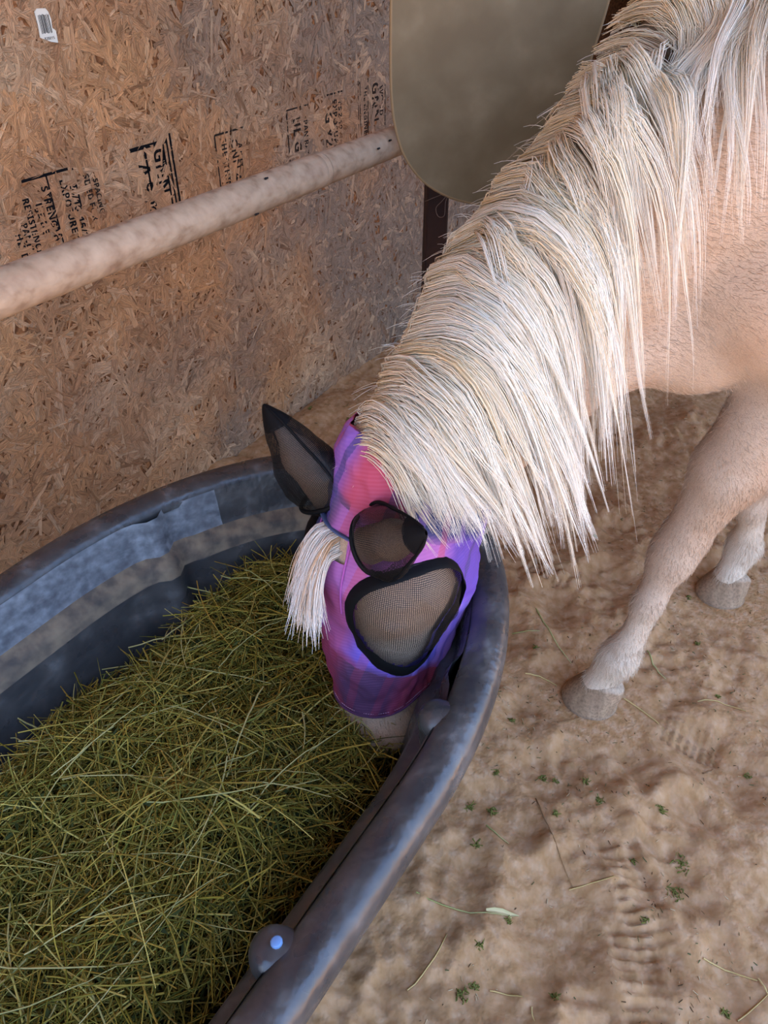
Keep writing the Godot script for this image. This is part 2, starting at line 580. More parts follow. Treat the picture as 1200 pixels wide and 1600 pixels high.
func make_stamps(wall: Node3D) -> void:
	var ink := plain(Color(.06, .06, .07), .85, .2)
	var faint := plain(Color(.17, .14, .12), .85, .2)
	# strength-axis stamp
	stamp_bar(wall, 1.00, .985, 1.12, .985, .006, ink)
	for row in [["RESISTENCIA", .985, .016, .952], ["EJE DE", 1.012, .017, .935], ["STRENGTH AXIS", 1.036, .018, .965], ["EXPOSURE 1", 1.085, .018, .968], ["24/16  15/32", 1.108, .018, .955], ["SIZED FOR", 1.150, .016, .965], ["SPACING", 1.175, .014, .950], ["THIS DIRECTION", .945, .017, .900], ["PANEL", .965, .016, .905]]:
		stamp_text(wall, row[0], row[1], row[3], row[2], ink if row[1] < 1.12 else faint)
	stamp_bar(wall, 1.062, .985, 1.062, .80, .004, ink)
	stamp_bar(wall, 1.132, .985, 1.132, .90, .004, ink)
	# mill stamp with thick rules
	stamp_bar(wall, 1.30, .985, 1.42, .985, .009, ink)
	stamp_bar(wall, 1.345, .985, 1.345, .83, .006, ink)
	stamp_bar(wall, 1.405, 1.0, 1.405, .83, .005, ink)
	stamp_bar(wall, 1.418, 1.0, 1.418, .83, .005, ink)
	stamp_bar(wall, 1.431, 1.0, 1.431, .83, .006, ink)
	for row in [["A P A", 1.305, .036, .950], ["GNN", 1.358, .036, .975], ["RATED", 1.388, .014, .96]]:
		stamp_text(wall, row[0], row[1], row[3], row[2], ink)
	# fainter repeats further along the sheet
	for row in [["SHEATHING", 1.60, .020, .955], ["GNN 48", 1.635, .026, .945], ["APPLY", 1.665, .016, .93], ["UL G", 1.90, .034, .955], ["SPAN RATED", 1.955, .018, .95], ["G Y2", 2.055, .036, .94], ["EXPOSURE", 2.10, .022, .97], ["PS 2-10", 2.13, .018, .96], ["THE ENGINEERED", 2.27, .018, .98], ["GNN", 2.31, .040, .985], ["WOOD", 2.36, .022, .97]]:
		stamp_text(wall, row[0], row[1], row[3], row[2], faint)
	for b in [[1.585, .965, 1.70, .965, .005], [1.585, .965, 1.585, .82, .004], [1.885, .975, 1.985, .975, .004], [1.885, .975, 1.885, .82, .004], [2.08, .985, 2.16, .985, .005], [2.255, 1.0, 2.255, .84, .004], [2.245, 1.0, 2.245, .84, .003], [2.30, 1.0, 2.30, .84, .004], [2.40, 1.0, 2.40, .84, .004]]:
		stamp_bar(wall, b[0], b[1], b[2], b[3], b[4], faint)

# ------------------------------------------------------------------ stock tank
const TANK_MID := -.615
const TANK_HALF := .398
func tank_outline() -> Array:     # [s, w, outward s, outward w]
	var out := []
	var s0 := -.28
	var s1 := .447
	var EA := .59
	var add := func(s: float, w: float, ns: float, nw: float) -> void:
		var l := Vector2(ns, nw).normalized()
		out.append([s, TANK_MID + w, l.x, l.y])
	for k in 40:
		add.call(lerpf(s0, s1, k / 40.0), TANK_HALF, 0, 1)
	for k in 80:
		var t := PI / 2 - PI * k / 80.0
		add.call(s1 + EA * cos(t), TANK_HALF * sin(t), cos(t) / EA, sin(t) / TANK_HALF)
	for k in 40:
		add.call(lerpf(s1, s0, k / 40.0), -TANK_HALF, 0, -1)
	for k in 80:
		var t := -PI / 2 - PI * k / 80.0
		add.call(s0 + EA * cos(t), TANK_HALF * sin(t), cos(t) / EA, sin(t) / TANK_HALF)
	return out
func sweep_profile(mb: MB, prof: Array, inner_from: int, bumps: Array, col := Color.WHITE, k0 := 0, k1 := 240) -> void:
	var line := tank_outline()
	var np := prof.size()
	for k in line.size():
		var q: Array = line[k]
		var push := 0.0
		for b in bumps:
			var dd: float = Vector2(q[0] - b[0], q[1] - b[1]).length() / b[2]
			push += b[3] * exp(-pow(dd, 4.0))
		for j in np:
			var o: float = prof[j][0] + (push if j >= inner_from else 0.0)
			mb.vert(W(q[0] - q[2] * o, q[1] - q[3] * o, prof[j][1]), col)
	var cnt := line.size()
	for kk in range(k0, k1):
		var k := kk % cnt
		var k2 := (k + 1) % cnt
		for j in np - 1:
			mb.quad(k * np + j, k * np + j + 1, k2 * np + j + 1, k2 * np + j)
func make_tank() -> void:
	var tank := thing("stock_tank", "oval grey plastic stock tank filled with hay", "tank", W(.08, TANK_MID, 0))
	var plastic := plain(Color.WHITE, .40, .55)
	plastic.albedo_texture = tex(ramp_image(1024, .010, 51, [Color(.19, .19, .195), Color(.24, .235, .23), Color(.30, .29, .28), Color(.44, .44, .43)], [.2, .5, .72, .97], 6))
	triplanar(plastic, 1.1)
	plastic.roughness_texture = tex(noise_image(512, .03, 52, 5, .30, 1.25))
	plastic.roughness = .44
	relief(plastic, noise_image(512, .09, 53, 4), .12)
	# shell: outside wall and inner wall in one skin, with the stepped ledge inside
	var mb := MB.new()
	var bumps := [[.66, -.99, .028, .016], [.70, -.97, .02, -.006], [.66, -.24, .03, .012], [.0, -1.01, .028, .014], [.0, -.22, .028, .014]]
	sweep_profile(mb, [[.185, 0.0], [.178, .02], [.110, .30], [.046, .54], [.036, .575]], 99, [])
	var body := put("outer_wall", mb.commit(), plastic, tank)
	body.global_position = Vector3.ZERO
	var scuffed := plain(Color.WHITE, .5, .55)
	scuffed.albedo_texture = tex(ramp_image(1024, .028, 55, [Color(.28, .29, .31), Color(.36, .37, .39), Color(.42, .435, .45), Color(.52, .54, .56)], [.2, .42, .58, .85], 6))
	triplanar(scuffed, 1.3)
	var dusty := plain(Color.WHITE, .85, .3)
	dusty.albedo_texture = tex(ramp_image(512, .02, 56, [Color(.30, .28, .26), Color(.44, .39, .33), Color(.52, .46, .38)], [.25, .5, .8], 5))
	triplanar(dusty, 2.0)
	for part in [["inner_wall", [[.060, .606], [.068, .585], [.074, .548], [.079, .537]], plastic, 200, 344], ["scuffed_panel", [[.060, .606], [.068, .585], [.074, .548], [.079, .537]], scuffed, 104, 200], ["ledge", [[.079, .537], [.086, .533], [.098, .527], [.104, .518], [.108, .500]], dusty, 70, 205], ["ledge", [[.079, .537], [.086, .533], [.098, .527], [.104, .518], [.108, .500]], plastic, 205, 310], ["inner_wall", [[.108, .500], [.145, .30], [.215, .08], [.235, .05], [.27, .045], [.397, .045]], plastic, 0, 240]]:  # undusted ledge run: dark plastic stands in for shade under the rim
		mb = MB.new()
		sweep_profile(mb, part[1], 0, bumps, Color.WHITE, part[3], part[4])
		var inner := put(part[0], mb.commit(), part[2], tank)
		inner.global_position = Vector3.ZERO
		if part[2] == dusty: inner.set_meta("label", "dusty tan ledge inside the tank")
	mb = MB.new()
	sweep_profile(mb, [[.034, .570], [.014, .566], [.004, .572], [0.0, .585], [.001, .600], [.006, .612], [.015, .619], [.028, .621], [.042, .619], [.053, .613], [.060, .604], [.061, .596]], 99, [])
	var rim := put("rim", mb.commit(), plastic, tank)
	rim.global_position = Vector3.ZERO
	# lugs moulded against the inside of the rim, one with a screw
	var i := 0
	for l in [[.222, -.278, true], [.572, -.284, false]]:
		mb = MB.new()
		var ids := PackedInt32Array()
		ids.push_back(bone(W(l[0], l[1] - .010, .586), W(l[0], l[1] - .006, .47), .0235, .022, .02))
		ids.push_back(bone(W(l[0] - .008, l[1] + .004, .590), W(l[0] + .008, l[1] + .022, .594), .0195, .020, .03))
		nets(ids, .006, mb, func(_p, _n): return Color.WHITE)
		var lug := put("lug", mb.commit(), plastic, tank)
		lug.global_position = Vector3.ZERO
		if l[2]:
			mb = MB.new()
			var c := W(l[0], l[1] - .002, .6165)
			tube(mb, PackedVector3Array([c - Vector3(0, .006, 0), c + Vector3(0, .002, 0), c + Vector3(0, .0035, 0)]), PackedFloat32Array([.0065, .0065, .0048]), 12, Color.WHITE, Color.WHITE)
			var sc := put("screw", mb.commit(), plain(Color(.42, .55, .72), .35), lug)
			sc.set_meta("label", "pale blue screw head")
			sc.global_position = Vector3.ZERO
		i += 1

# ------------------------------------------------------------------ rail, post, panel
func make_rail_and_post() -> void:
	var rail := thing("pipe_rail", "rusty round steel pipe rail in front of the board wall", "rail", W(.6, -.93, 1.062))
	var steel := tinted(.62, .4)
	steel.albedo_texture = tex(ramp_image(512, .035, 61, [Color(.74, .68, .64), Color(.88, .86, .84), Color(.95, .94, .93), Color(1, 1, 1)], [.12, .34, .55, .85], 6))
	triplanar(steel, 1.6)
	relief(steel, noise_image(512, .06, 62, 5), .12)
	for part in [["pipe", -1.6, 1.19, .0300, 150], ["pipe", 1.18, 1.60, .0291, 30], ["weld_bead", 1.176, 1.194, .0306, 8]]:
		var mb := MB.new()
		var pts := PackedVector3Array()
		var rad := PackedFloat32Array()
		for k in part[4] + 1:
			var f: float = float(k) / part[4]
			pts.push_back(W(lerpf(part[1], part[2], f), -.93, 1.062))
			rad.push_back(part[3] if part[0] == "pipe" else part[3] - .0014 * pow(absf(f - .5) * 2.0, 2.0))
		tube(mb, pts, rad, 32, Color.WHITE, Color.WHITE)
		for k in mb.v.size():      # tan, dusty pipe with browner rust patches all along it
			var p := mb.v[k]
			var rust := clampf(noise.get_noise_3dv(p * 14.0) * 1.6 - .1, 0, 1)
			mb.c[k] = lin(180, 154, 126).lerp(lin(150, 112, 86), rust * .5)
		var o := put(part[0], mb.commit(), steel, rail)
		o.global_position = Vector3.ZERO
	var mb := MB.new()
	var paint := plain(Color(.17, .115, .10), .7, .3)
	relief(paint, noise_image(256, .08, 63, 4), .05)
	triplanar(paint, 3.0)
	chamfer_box(mb, Transform3D(Basis(Vector3.RIGHT, Vector3.UP, Vector3.BACK).rotated(Vector3.UP, .1), Vector3.ZERO), Vector3(.026, 1.05, .026), .004)
	var post := put("steel_post", mb.commit(), paint)
	post.position = W(1.628, -.93, 1.03)
	tag(post, "dark brown square steel post carrying the pipe rail", "post")

func make_hanging_panel() -> void:
	# outline in its own plane (x right, y up), rounded at the bottom, sides drawing in slightly
	var root := thing("hanging_panel", "brownish grey board with rounded lower end hanging over the rail", "panel", Vector3(.26, 1.0, -1.66))
	var face := plain(Color.WHITE, .5, .45)
	face.albedo_texture = tex(ramp_image(512, .010, 71, [Color(.35, .30, .20), Color(.375, .325, .225), Color(.395, .345, .245), Color(.44, .39, .29)], [.2, .45, .65, .95], 6))
	triplanar(face, 1.2)
	var edge := plain(Color(.50, .42, .30), .5)
	var pl := [Vector2(-.243, .72), Vector2(-.245, .50), Vector2(-.246, .29), Vector2(-.246, .21), Vector2(-.244, .157), Vector2(-.237, .106), Vector2(-.219, .053), Vector2(-.184, .007), Vector2(-.14, -.022), Vector2(-.093, -.038), Vector2(-.039, -.045), Vector2(.008, -.038), Vector2(.051, -.009), Vector2(.083, .047), Vector2(.105, .112), Vector2(.117, .157), Vector2(.127, .221), Vector2(.144, .316), Vector2(.165, .50), Vector2(.18, .72)]
	var raw := []
	for q in pl: raw.append(Vector3(q.x, q.y, 0))
	var curve := spline(raw, 6)
	var mb := MB.new()
	var poly := PackedVector2Array()
	for p in curve: poly.push_back(Vector2(p.x, p.y))
	var tri := Geometry2D.triangulate_polygon(poly)
	for side in [1.0, -1.0]:
		var f := mb.v.size()
		for p in poly: mb.vert(Vector3(p.x, p.y, .007 * side))
		for k in range(0, tri.size(), 3):
			var a := f + tri[k]; var b := f + tri[k + 1]; var c := f + tri[k + 2]
			var nr := (mb.v[c] - mb.v[a]).cross(mb.v[b] - mb.v[a])
			if nr.z * side > 0: mb.tri(a, b, c)
			else: mb.tri(a, c, b)
	var o := put("board", mb.commit(), face, root)
	mb = MB.new()
	var n := poly.size()
	for k in n:
		var t := (poly[mini(k + 1, n - 1)] - poly[maxi(k - 1, 0)]).normalized()
		var out := Vector2(-t.y, t.x)
		if out.dot(poly[k] - Vector2(0, .3)) < 0: out = -out
		for q in [[-.001, .0072], [.002, .0072], [.004, .005], [.004, -.005], [.002, -.0072], [-.001, -.0072]]:
			mb.vert(Vector3(poly[k].x + out.x * q[0], poly[k].y + out.y * q[0], q[1]))
	for k in n - 1:
		for j in 5: mb.quad(k * 6 + j, k * 6 + j + 1, (k + 1) * 6 + j + 1, (k + 1) * 6 + j)
	o = put("edge_band", mb.commit(), edge, root)
	o.set_meta("label", "thin lighter edge band")

# ------------------------------------------------------------------ hay in the tank
func hay_height(s: float, w: float) -> float:
	var u := w - TANK_MID          # -.3 (wall side) .. +.3
	var h := .475 + .05 * u
	h -= .10 * smoothstep(.10, .32, -u) * (1.0 - smoothstep(.55, .8, s) * .3)
	h -= .16 * smoothstep(.16, .30, u)
	h -= .07 * smoothstep(.45, .75, s) * smoothstep(-.15, .15, u)
	h -= .10 * smoothstep(.72, .98, s)
	h += noise.get_noise_2d(s * 3.0 + 3.0, w * 3.0) * .055 + noise.get_noise_2d(s * 9.0, w * 9.0 + 7.0) * .028
	return h
func in_tank(s: float, w: float, inset: float) -> bool:
	var half := TANK_HALF - inset
	var u := absf(w - TANK_MID)
	if u > half: return false
	var over := maxf(s - .447, -.28 - s)
	if over <= 0: return true
	return pow(over / (.59 - inset), 2) + pow(u / half, 2) < 1.0
func make_hay() -> void:
	var hay := thing("hay_heap", "heap of tangled green and yellow hay filling the stock tank", "hay", W(.2, TANK_MID, .06))
	hay.set_meta("kind", "stuff")
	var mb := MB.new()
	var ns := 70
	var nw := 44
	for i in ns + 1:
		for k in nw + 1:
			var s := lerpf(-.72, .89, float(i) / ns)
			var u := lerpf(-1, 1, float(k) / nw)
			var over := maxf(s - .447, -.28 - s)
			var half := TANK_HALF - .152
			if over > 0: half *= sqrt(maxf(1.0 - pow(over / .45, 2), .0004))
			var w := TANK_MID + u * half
			mb.vert(W(s, w, hay_height(s, w) - .042 + rf(-.006, .006)), lin(48, 44, 20))  # dark heap core; shade between the stems is put into its colour
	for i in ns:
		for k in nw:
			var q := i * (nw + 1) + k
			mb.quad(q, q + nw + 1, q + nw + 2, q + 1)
	var o := put("dark_hay_core", mb.commit(), tinted(.95, .1), hay)
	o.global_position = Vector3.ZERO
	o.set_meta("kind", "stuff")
	var tones := [lin(116, 105, 32), lin(136, 119, 40), lin(150, 133, 51), lin(174, 151, 62), lin(192, 169, 78), lin(94, 93, 35), lin(136, 137, 62), lin(204, 191, 107), lin(160, 125, 49), lin(80, 79, 28)]
	mb = MB.new()
	var made := 0
	while made < 19000:
		var s := rf(-.45, .97)
		var w := TANK_MID + rf(-.34, .34)
		if not in_tank(s, w, .14): continue
		made += 1
		var top := rng.randf()
		var L := lerpf(.03, .17, pow(rng.randf(), 1.7)) * (1.2 if top > .9 else 1.0)
		var an := rf(0, TAU)
		var pitch := rf(-.22, .25) + (rf(-.3, .5) if rng.randf() < .12 else 0.0)
		var dir := (A * cos(an) + N * sin(an)) * cos(pitch) + Vector3.UP * sin(pitch)
		var side := dir.cross(Vector3.UP).normalized()
		var bend := rf(-.35, .35) * L
		var sag := rf(-.02, .18) * L
		var c := W(s, w, hay_height(s, w) + lerpf(-.04, .014, top))
		var pts := PackedVector3Array()
		var segs := 5
		var ok := true
		for k in segs + 1:
			var t := float(k) / segs - .5
			var p := c + dir * (t * L) + side * (bend * (.25 - t * t)) + Vector3.UP * (sag * (.25 - t * t) * 1.5)
			var ps := p.dot(A)
			var pw := p.dot(N)
			if not in_tank(ps, pw, .128 if p.y < .47 else .095): ok = false
			var hh := hay_height(ps, pw) - .042
			if p.y < hh: p.y = hh
			pts.push_back(p)
		if not ok: made -= 1; continue
		var col: Color = tones[rng.randi() % tones.size()]
		col = col.lerp(tones[rng.randi() % tones.size()], .35) * rf(.6, 1.12)
		var r := rf(.0007, .0016) * (1.25 if rng.randf() < .1 else 1.0)
		strand(mb, pts, r, col, col * rf(.85, 1.15), .6, rf(.35, 1.0))
	# loose leaf flakes between the stems
	for k in 9000:
		var s := rf(-.45, .96)
		var w := TANK_MID + rf(-.31, .31)
		if not in_tank(s, w, .15): continue
		var c := W(s, w, hay_height(s, w) + rf(-.03, .004))
		var an := rf(0, TAU)
		var d := (A * cos(an) + N * sin(an) + Vector3.UP * rf(-.5, .5)).normalized()
		var e := d.cross(Vector3(rf(-1, 1), 1, rf(-1, 1))).normalized()
		var L := rf(.004, .013)
		var wd := rf(.0015, .004)
		var col: Color = lin(86, 92, 46).lerp(lin(58, 66, 34), rng.randf()) * rf(.7, 1.2)
		var f := mb.v.size()
		var nr := d.cross(e)
		for p in [c - d * L, c + e * wd, c + d * L, c - e * wd]:
			mb.v.push_back(p); mb.nn.push_back(nr); mb.c.push_back(col)
		mb.quad(f, f + 1, f + 2, f + 3)
	o = put("hay_stems", mb.commit(), tinted(.75, .3), hay)
	o.global_position = Vector3.ZERO
	o.set_meta("kind", "stuff")
	# the pale long stalks that lie on top of the heap
	var longs := MB.new()
	for q in [[.52, -.70, .24, 1.25], [.46, -.66, .22, 1.55], [.30, -.62, .20, 1.1], [.36, -.74, .26, .75], [.22, -.55, .2, 1.9], [.14, -.72, .22, 1.3], [.42, -.56, .19, 2.2], [.62, -.80, .17, .2], [.26, -.80, .2, .5], [.18, -.64, .24, 2.5], [.10, -.50, .18, 1.0], [.55, -.60, .16, 2.8], [.34, -.50, .17, .9], [.70, -.72, .14, 1.9], [.05, -.62, .22, 1.6], [.48, -.84, .18, 1.0]] + more_stalks():
		var pts := PackedVector3Array()
		var d := A * cos(q[3]) + N * sin(q[3])
		var sd := d.cross(Vector3.UP)
		var bow := rf(-.05, .05)
		for k in 9:
			var t := k / 8.0 - .5
			var p: Vector3 = W(q[0], q[1], 0) + d * (t * q[2]) + sd * (bow * (.25 - t * t))
			p.y = hay_height(q[0], q[1]) + .016 + .02 * (.25 - t * t) + t * rf(.01, .03)
			pts.push_back(p)
		strand(longs, pts, rf(.0011, .0019), lin(190, 176, 116).lerp(lin(150, 152, 90), rng.randf()), lin(176, 166, 104), .5, .7)
	o = put("long_stalks", longs.commit(), tinted(.65, .35), hay)
	o.global_position = Vector3.ZERO
	o.set_meta("kind", "stuff")

func more_stalks() -> Array:
	var out := []
	for k in 70:
		var s := rf(-.1, .75)
		var w := TANK_MID + rf(-.22, .22)
		out.append([s, w, rf(.09, .2), rf(0, PI)])
	return out
# ------------------------------------------------------------------ the horse
const HE := Vector3(-.06, -.98, .16)      # poll to muzzle
var hm: Vector3                            # brow normal
var hl: Vector3                            # the horse's left
var he: Vector3
var ho: Vector3                            # head origin on the poll's axis
func HP(t: float, m: float, l: float) -> Vector3:
	return ho + he * t + hm * m + hl * l
var head_ids := PackedInt32Array()
var neck_ids := PackedInt32Array()
var body_ids := PackedInt32Array()
var ear_axes := []
const CREST := [Vector3(-.002, .872, -.84), Vector3(.006, .905, -.885), Vector3(.036, .955, -.977), Vector3(.096, 1.02, -1.118), Vector3(.2, 1.10, -1.249), Vector3(.305, 1.197, -1.352), Vector3(.444, 1.33, -1.448), Vector3(.62, 1.40, -1.43), Vector3(.82, 1.41, -1.40)]
func setup_horse() -> void:
	he = HE.normalized()
	var yaw := deg_to_rad(33)
	hm = Vector3(-cos(yaw), 0, sin(yaw))
	hm = (hm - he * hm.dot(he)).normalized()
	hl = hm.cross(he).normalized()
	ho = Vector3(.014, .8545, -.854)
	# head
	var add := func(i: int) -> void: head_ids.push_back(i)
	add.call(bone(HP(.0, -.01, 0), HP(.15, -.005, 0), .086, .097, .03))
	add.call(bone(HP(.15, .0, 0), HP(.29, .008, 0), .094, .073, .04))
	add.call(bone(HP(.29, .008, 0), HP(.44, .0, 0), .071, .058, .03))
	add.call(bone(HP(.09, -.075, 0), HP(.20, -.085, 0), .085, .062, .04, hl, .25))
	add.call(bone(HP(.20, -.085, 0), HP(.44, -.048, 0), .060, .046, .03))
	add.call(bone(HP(.45, -.002, .020), HP(.45, -.002, -.020), .054, .054, .02))
	add.call(bone(HP(.475, -.035, .016), HP(.475, -.035, -.016), .040, .040, .02))
	for sgn in [-1.0, 1.0]:
		add.call(bone(HP(.13, .040, .062 * sgn), HP(.185, .036, .066 * sgn), .028, .026, .03))
		add.call(bone(HP(.470, .026, .036 * sgn), HP(.460, .036, .040 * sgn), .020, .016, .012))
		add.call(bone(HP(.19, -.03, .070 * sgn), HP(.27, -.015, .052 * sgn), .012, .010, .02))
	# ears: base, tip, opening direction
	ear_axes = [[HP(.07, .060, -.074), HP(.07, .060, -.074) + Vector3(-.074, .118, -.03), .049],
		[HP(.072, .072, .060), HP(.072, .072, .060) + Vector3(.058, .076, .070), .032]]
	for e in ear_axes:
		var b: Vector3 = e[0]
		var t: Vector3 = e[1]
		add.call(bone(b, b.lerp(t, .5), .024, .024, .015))
		add.call(bone(b.lerp(t, .5), b.lerp(t, .93), .023, .006, .015))
	# neck: crest, middle and throat chains
	var nadd := func(i: int) -> void: neck_ids.push_back(i); body_ids.push_back(i)
	var side := Vector3(.598, .0, .716).normalized()
	for k in CREST.size() - 1:
		var a: Vector3 = CREST[k]
		var b: Vector3 = CREST[k + 1]
		nadd.call(bone(a + Vector3(.020, -.058, .004), b + Vector3(.020, -.058, .004), .030 + .002 * k, .030 + .002 * (k + 1), .06))
	var mid := [HP(.02, -.03, 0), Vector3(.11, .86, -.97), Vector3(.20, .92, -1.11), Vector3(.37, 1.01, -1.26), Vector3(.64, 1.12, -1.335)]
	var mr := [.080, .10, .135, .18, .215]
	for k in 4:
		nadd.call(bone(mid[k], mid[k + 1], mr[k], mr[k + 1], .07, side, .45))
	var thr := [Vector3(.15, .76, -.97), Vector3(.27, .80, -1.12), Vector3(.40, .85, -1.23), Vector3(.53, .90, -1.28)]
	for k in 3:
		nadd.call(bone(thr[k], thr[k + 1], .042 + .016 * k, .058 + .016 * k, .05))
	# trunk
	var hd := Vector3(-.97, 0, .24)
	var lf := Vector3(.24, 0, .97)
	var badd := func(i: int) -> void: body_ids.push_back(i)
	badd.call(bone(Vector3(.70, 1.06, -1.34), Vector3(1.15, 1.01, -1.45), .235, .275, .08, lf, .12))
	badd.call(bone(Vector3(1.15, 1.01, -1.45), Vector3(1.75, 1.06, -1.60), .275, .265, .08, lf, .08))
	badd.call(bone(Vector3(.80, 1.30, -1.38), Vector3(1.25, 1.20, -1.48), .085, .10, .08))
	badd.call(bone(Vector3(1.25, 1.20, -1.48), Vector3(1.80, 1.24, -1.61), .10, .14, .08))
	badd.call(bone(Vector3(.56, .86, -1.285), Vector3(.60, .92, -1.30), .125, .15, .07))
	# shoulders
	badd.call(bone(Vector3(.76, 1.20, -1.24), Vector3(.62, .95, -1.20), .10, .095, .07))
	badd.call(bone(Vector3(.76, 1.20, -1.50), Vector3(.64, .95, -1.45), .10, .095, .07))
	badd.call(bone(Vector3(.62, .95, -1.20), Vector3(.735, .83, -1.205), .10, .088, .03))
	badd.call(bone(Vector3(.64, .95, -1.45), Vector3(.76, .83, -1.46), .10, .085, .06))
	# forelegs: elbow, forearm, knee, cannon, fetlock, pastern
	leg([Vector3(.735, .82, -1.205), Vector3(.665, .60, -1.20), Vector3(.612, .435, -1.190), Vector3(.598, .385, -1.186), Vector3(.565, .28, -1.158), Vector3(.533, .165, -1.132), Vector3(.520, .135, -1.126), Vector3(.487, .062, -1.122)], [.088, .066, .0405, .041, .0255, .0270, .0350, .034])
	leg([Vector3(.78, .83, -1.46), Vector3(.83, .60, -1.465), Vector3(.868, .44, -1.468), Vector3(.880, .39, -1.470), Vector3(.905, .28, -1.482), Vector3(.928, .175, -1.492), Vector3(.932, .145, -1.492), Vector3(.905, .065, -1.470)], [.083, .060, .0405, .041, .0255, .0270, .0350, .034])
	for kn in [[Vector3(.594, .412, -1.186), Vector3(.590, .39, -1.184), Vector3(.648, .432, -1.196), Vector3(.607, .355, -1.180), Vector3(.556, .19, -1.140)], [Vector3(.862, .412, -1.462), Vector3(.866, .39, -1.462), Vector3(.908, .43, -1.476), Vector3(.920, .355, -1.482), Vector3(.950, .20, -1.498)]]:
		badd.call(bone(kn[0], kn[1], .030, .028, .02))
		badd.call(bone(kn[2], kn[2] + Vector3(0, -.015, 0), .020, .018, .025))
		badd.call(bone(kn[3], kn[4], .014, .017, .012))
	# hindquarters and hind legs
	for q in [[.13, 0.0], [-.13, .16]]:
		var o: Vector3 = lf * q[0] + -hd * q[1]
		badd.call(bone(Vector3(1.78, 1.06, -1.61) + o, Vector3(1.78, .80, -1.60) + o, .19, .12, .08))
		leg([Vector3(1.78, .80, -1.60) + o, Vector3(1.86, .62, -1.62) + o, Vector3(1.98, .50, -1.65) + o, Vector3(1.985, .44, -1.65) + o, Vector3(1.965, .30, -1.645) + o, Vector3(1.95, .17, -1.64) + o, Vector3(1.94, .14, -1.64) + o, Vector3(1.90, .062, -1.63) + o], [.12, .075, .048, .044, .032, .032, .036, .037])
func leg(pts: Array, rad: Array) -> void:
	for k in pts.size() - 1:
		body_ids.push_back(bone(pts[k], pts[k + 1], rad[k], rad[k + 1], .035))

func coat(p: Vector3, n: Vector3) -> Color:
	var c := lin(186, 157, 130)
	c = c.lerp(lin(198, 173, 148), clampf(noise.get_noise_3dv(p * 3.0) * 1.5 + .4, 0, 1))
	c = c.lerp(lin(168, 134, 104), clampf(noise.get_noise_3dv(p * 6.0 + Vector3(9, 3, 1)) * 1.2, 0, 1) * .6)
	if p.y < .32:
		c = c.lerp(lin(210, 188, 162), smoothstep(.32, .2, p.y) * .6)
	if p.y < .17 and p.y > .06:
		c = c.lerp(lin(226, 210, 188), .35)
	c.a = 1
	return c
func head_coat(p: Vector3, n: Vector3) -> Color:
	var c := coat(p, n)
	var t := (p - ho).dot(he)
	return c.lerp(lin(196, 164, 132), smoothstep(.38, .5, t) * .5)

var horse: Node3D
func make_horse() -> void:
	setup_horse()
	horse = thing("horse", "pale palomino horse with long cream mane lowering its head into the tank", "horse", Vector3(.9, 0, -1.4))
	var mb := MB.new()
	nets(body_ids, .014, mb, coat)
	nets(head_ids, .0065, mb, head_coat)
	var skin := tinted(.72, .25)
	var coat_tex := noise_image(512, .08, 81, 4, .78, 1.15)
	skin.albedo_texture = tex(coat_tex)
	triplanar(skin, 7.0)
	var body := put("body", mb.commit(), skin, horse)
	body.global_position = Vector3.ZERO
	make_coat_hair(mb)
	make_hooves()
	make_mane()
	make_forelock()
	make_tail()

func make_coat_hair(mb: MB) -> void:
	# short lying coat hair on the body that can be seen
	var blade := MB.new()
	strand(blade, PackedVector3Array([Vector3(0, 0, 0), Vector3(0, .5, .04), Vector3(0, 1, .0)]), .5, Color.WHITE, Color.WHITE, .15)
	var xf := []
	var cols := []
	var back := Vector3(.8, -.25, -.2)
	for k in range(0, mb.ix.size(), 3):
		var a := mb.v[mb.ix[k]]; var b := mb.v[mb.ix[k + 1]]; var c := mb.v[mb.ix[k + 2]]
		var ctr := (a + b + c) / 3.0
		if ctr.x > 1.6 or (ctr.x < .30 and ctr.y > .6): continue
		var nr := mb.nn[mb.ix[k]]
		var eye := Vector3(.1, 1.46, .1) - ctr
		if nr.dot(eye) < -.25 * eye.length(): continue
		var area := (b - a).cross(c - a).length() * .5
		var want := area * 52000.0
		var cnt := int(want) + (1 if rng.randf() < want - int(want) else 0)
		for q in cnt:
			var u := sqrt(rng.randf())
			var w := rng.randf()
			var p := a * (1.0 - u) + b * (u * (1.0 - w)) + c * (u * w)
			var low := smoothstep(.75, .55, p.y)
			var flow := back.lerp(Vector3(.12, -1, 0), low) + Vector3(rf(-.3, .3), rf(-.3, .3), rf(-.3, .3))
			flow = (flow - nr * flow.dot(nr)).normalized()
			flow = (flow + nr * rf(.10, .38)).normalized()
			var L := rf(.009, .017) * (1.3 if p.y < .2 else 1.0)
			var th := rf(.00055, .0009)
			var sd := flow.cross(nr).normalized()
			xf.append(Transform3D(Basis(sd * th, flow * L, sd.cross(flow) * th), p - nr * .001))
			var col := mb.c[mb.ix[k]] * rf(.85, 1.18)
			col.a = 1
			cols.append(col)
	var mm := MultiMesh.new()
	mm.transform_format = MultiMesh.TRANSFORM_3D
	mm.use_colors = true
	mm.mesh = blade.commit()
	mm.instance_count = xf.size()
	for k in xf.size():
		mm.set_instance_transform(k, xf[k]); mm.set_instance_color(k, cols[k])
	var o := MultiMeshInstance3D.new()
	o.name = "coat_hair"; o.multimesh = mm
	var m := tinted(.6, .3)
	o.material_override = m
	horse.add_child(o, true)
	o.global_position = Vector3.ZERO
	o.set_meta("kind", "stuff")

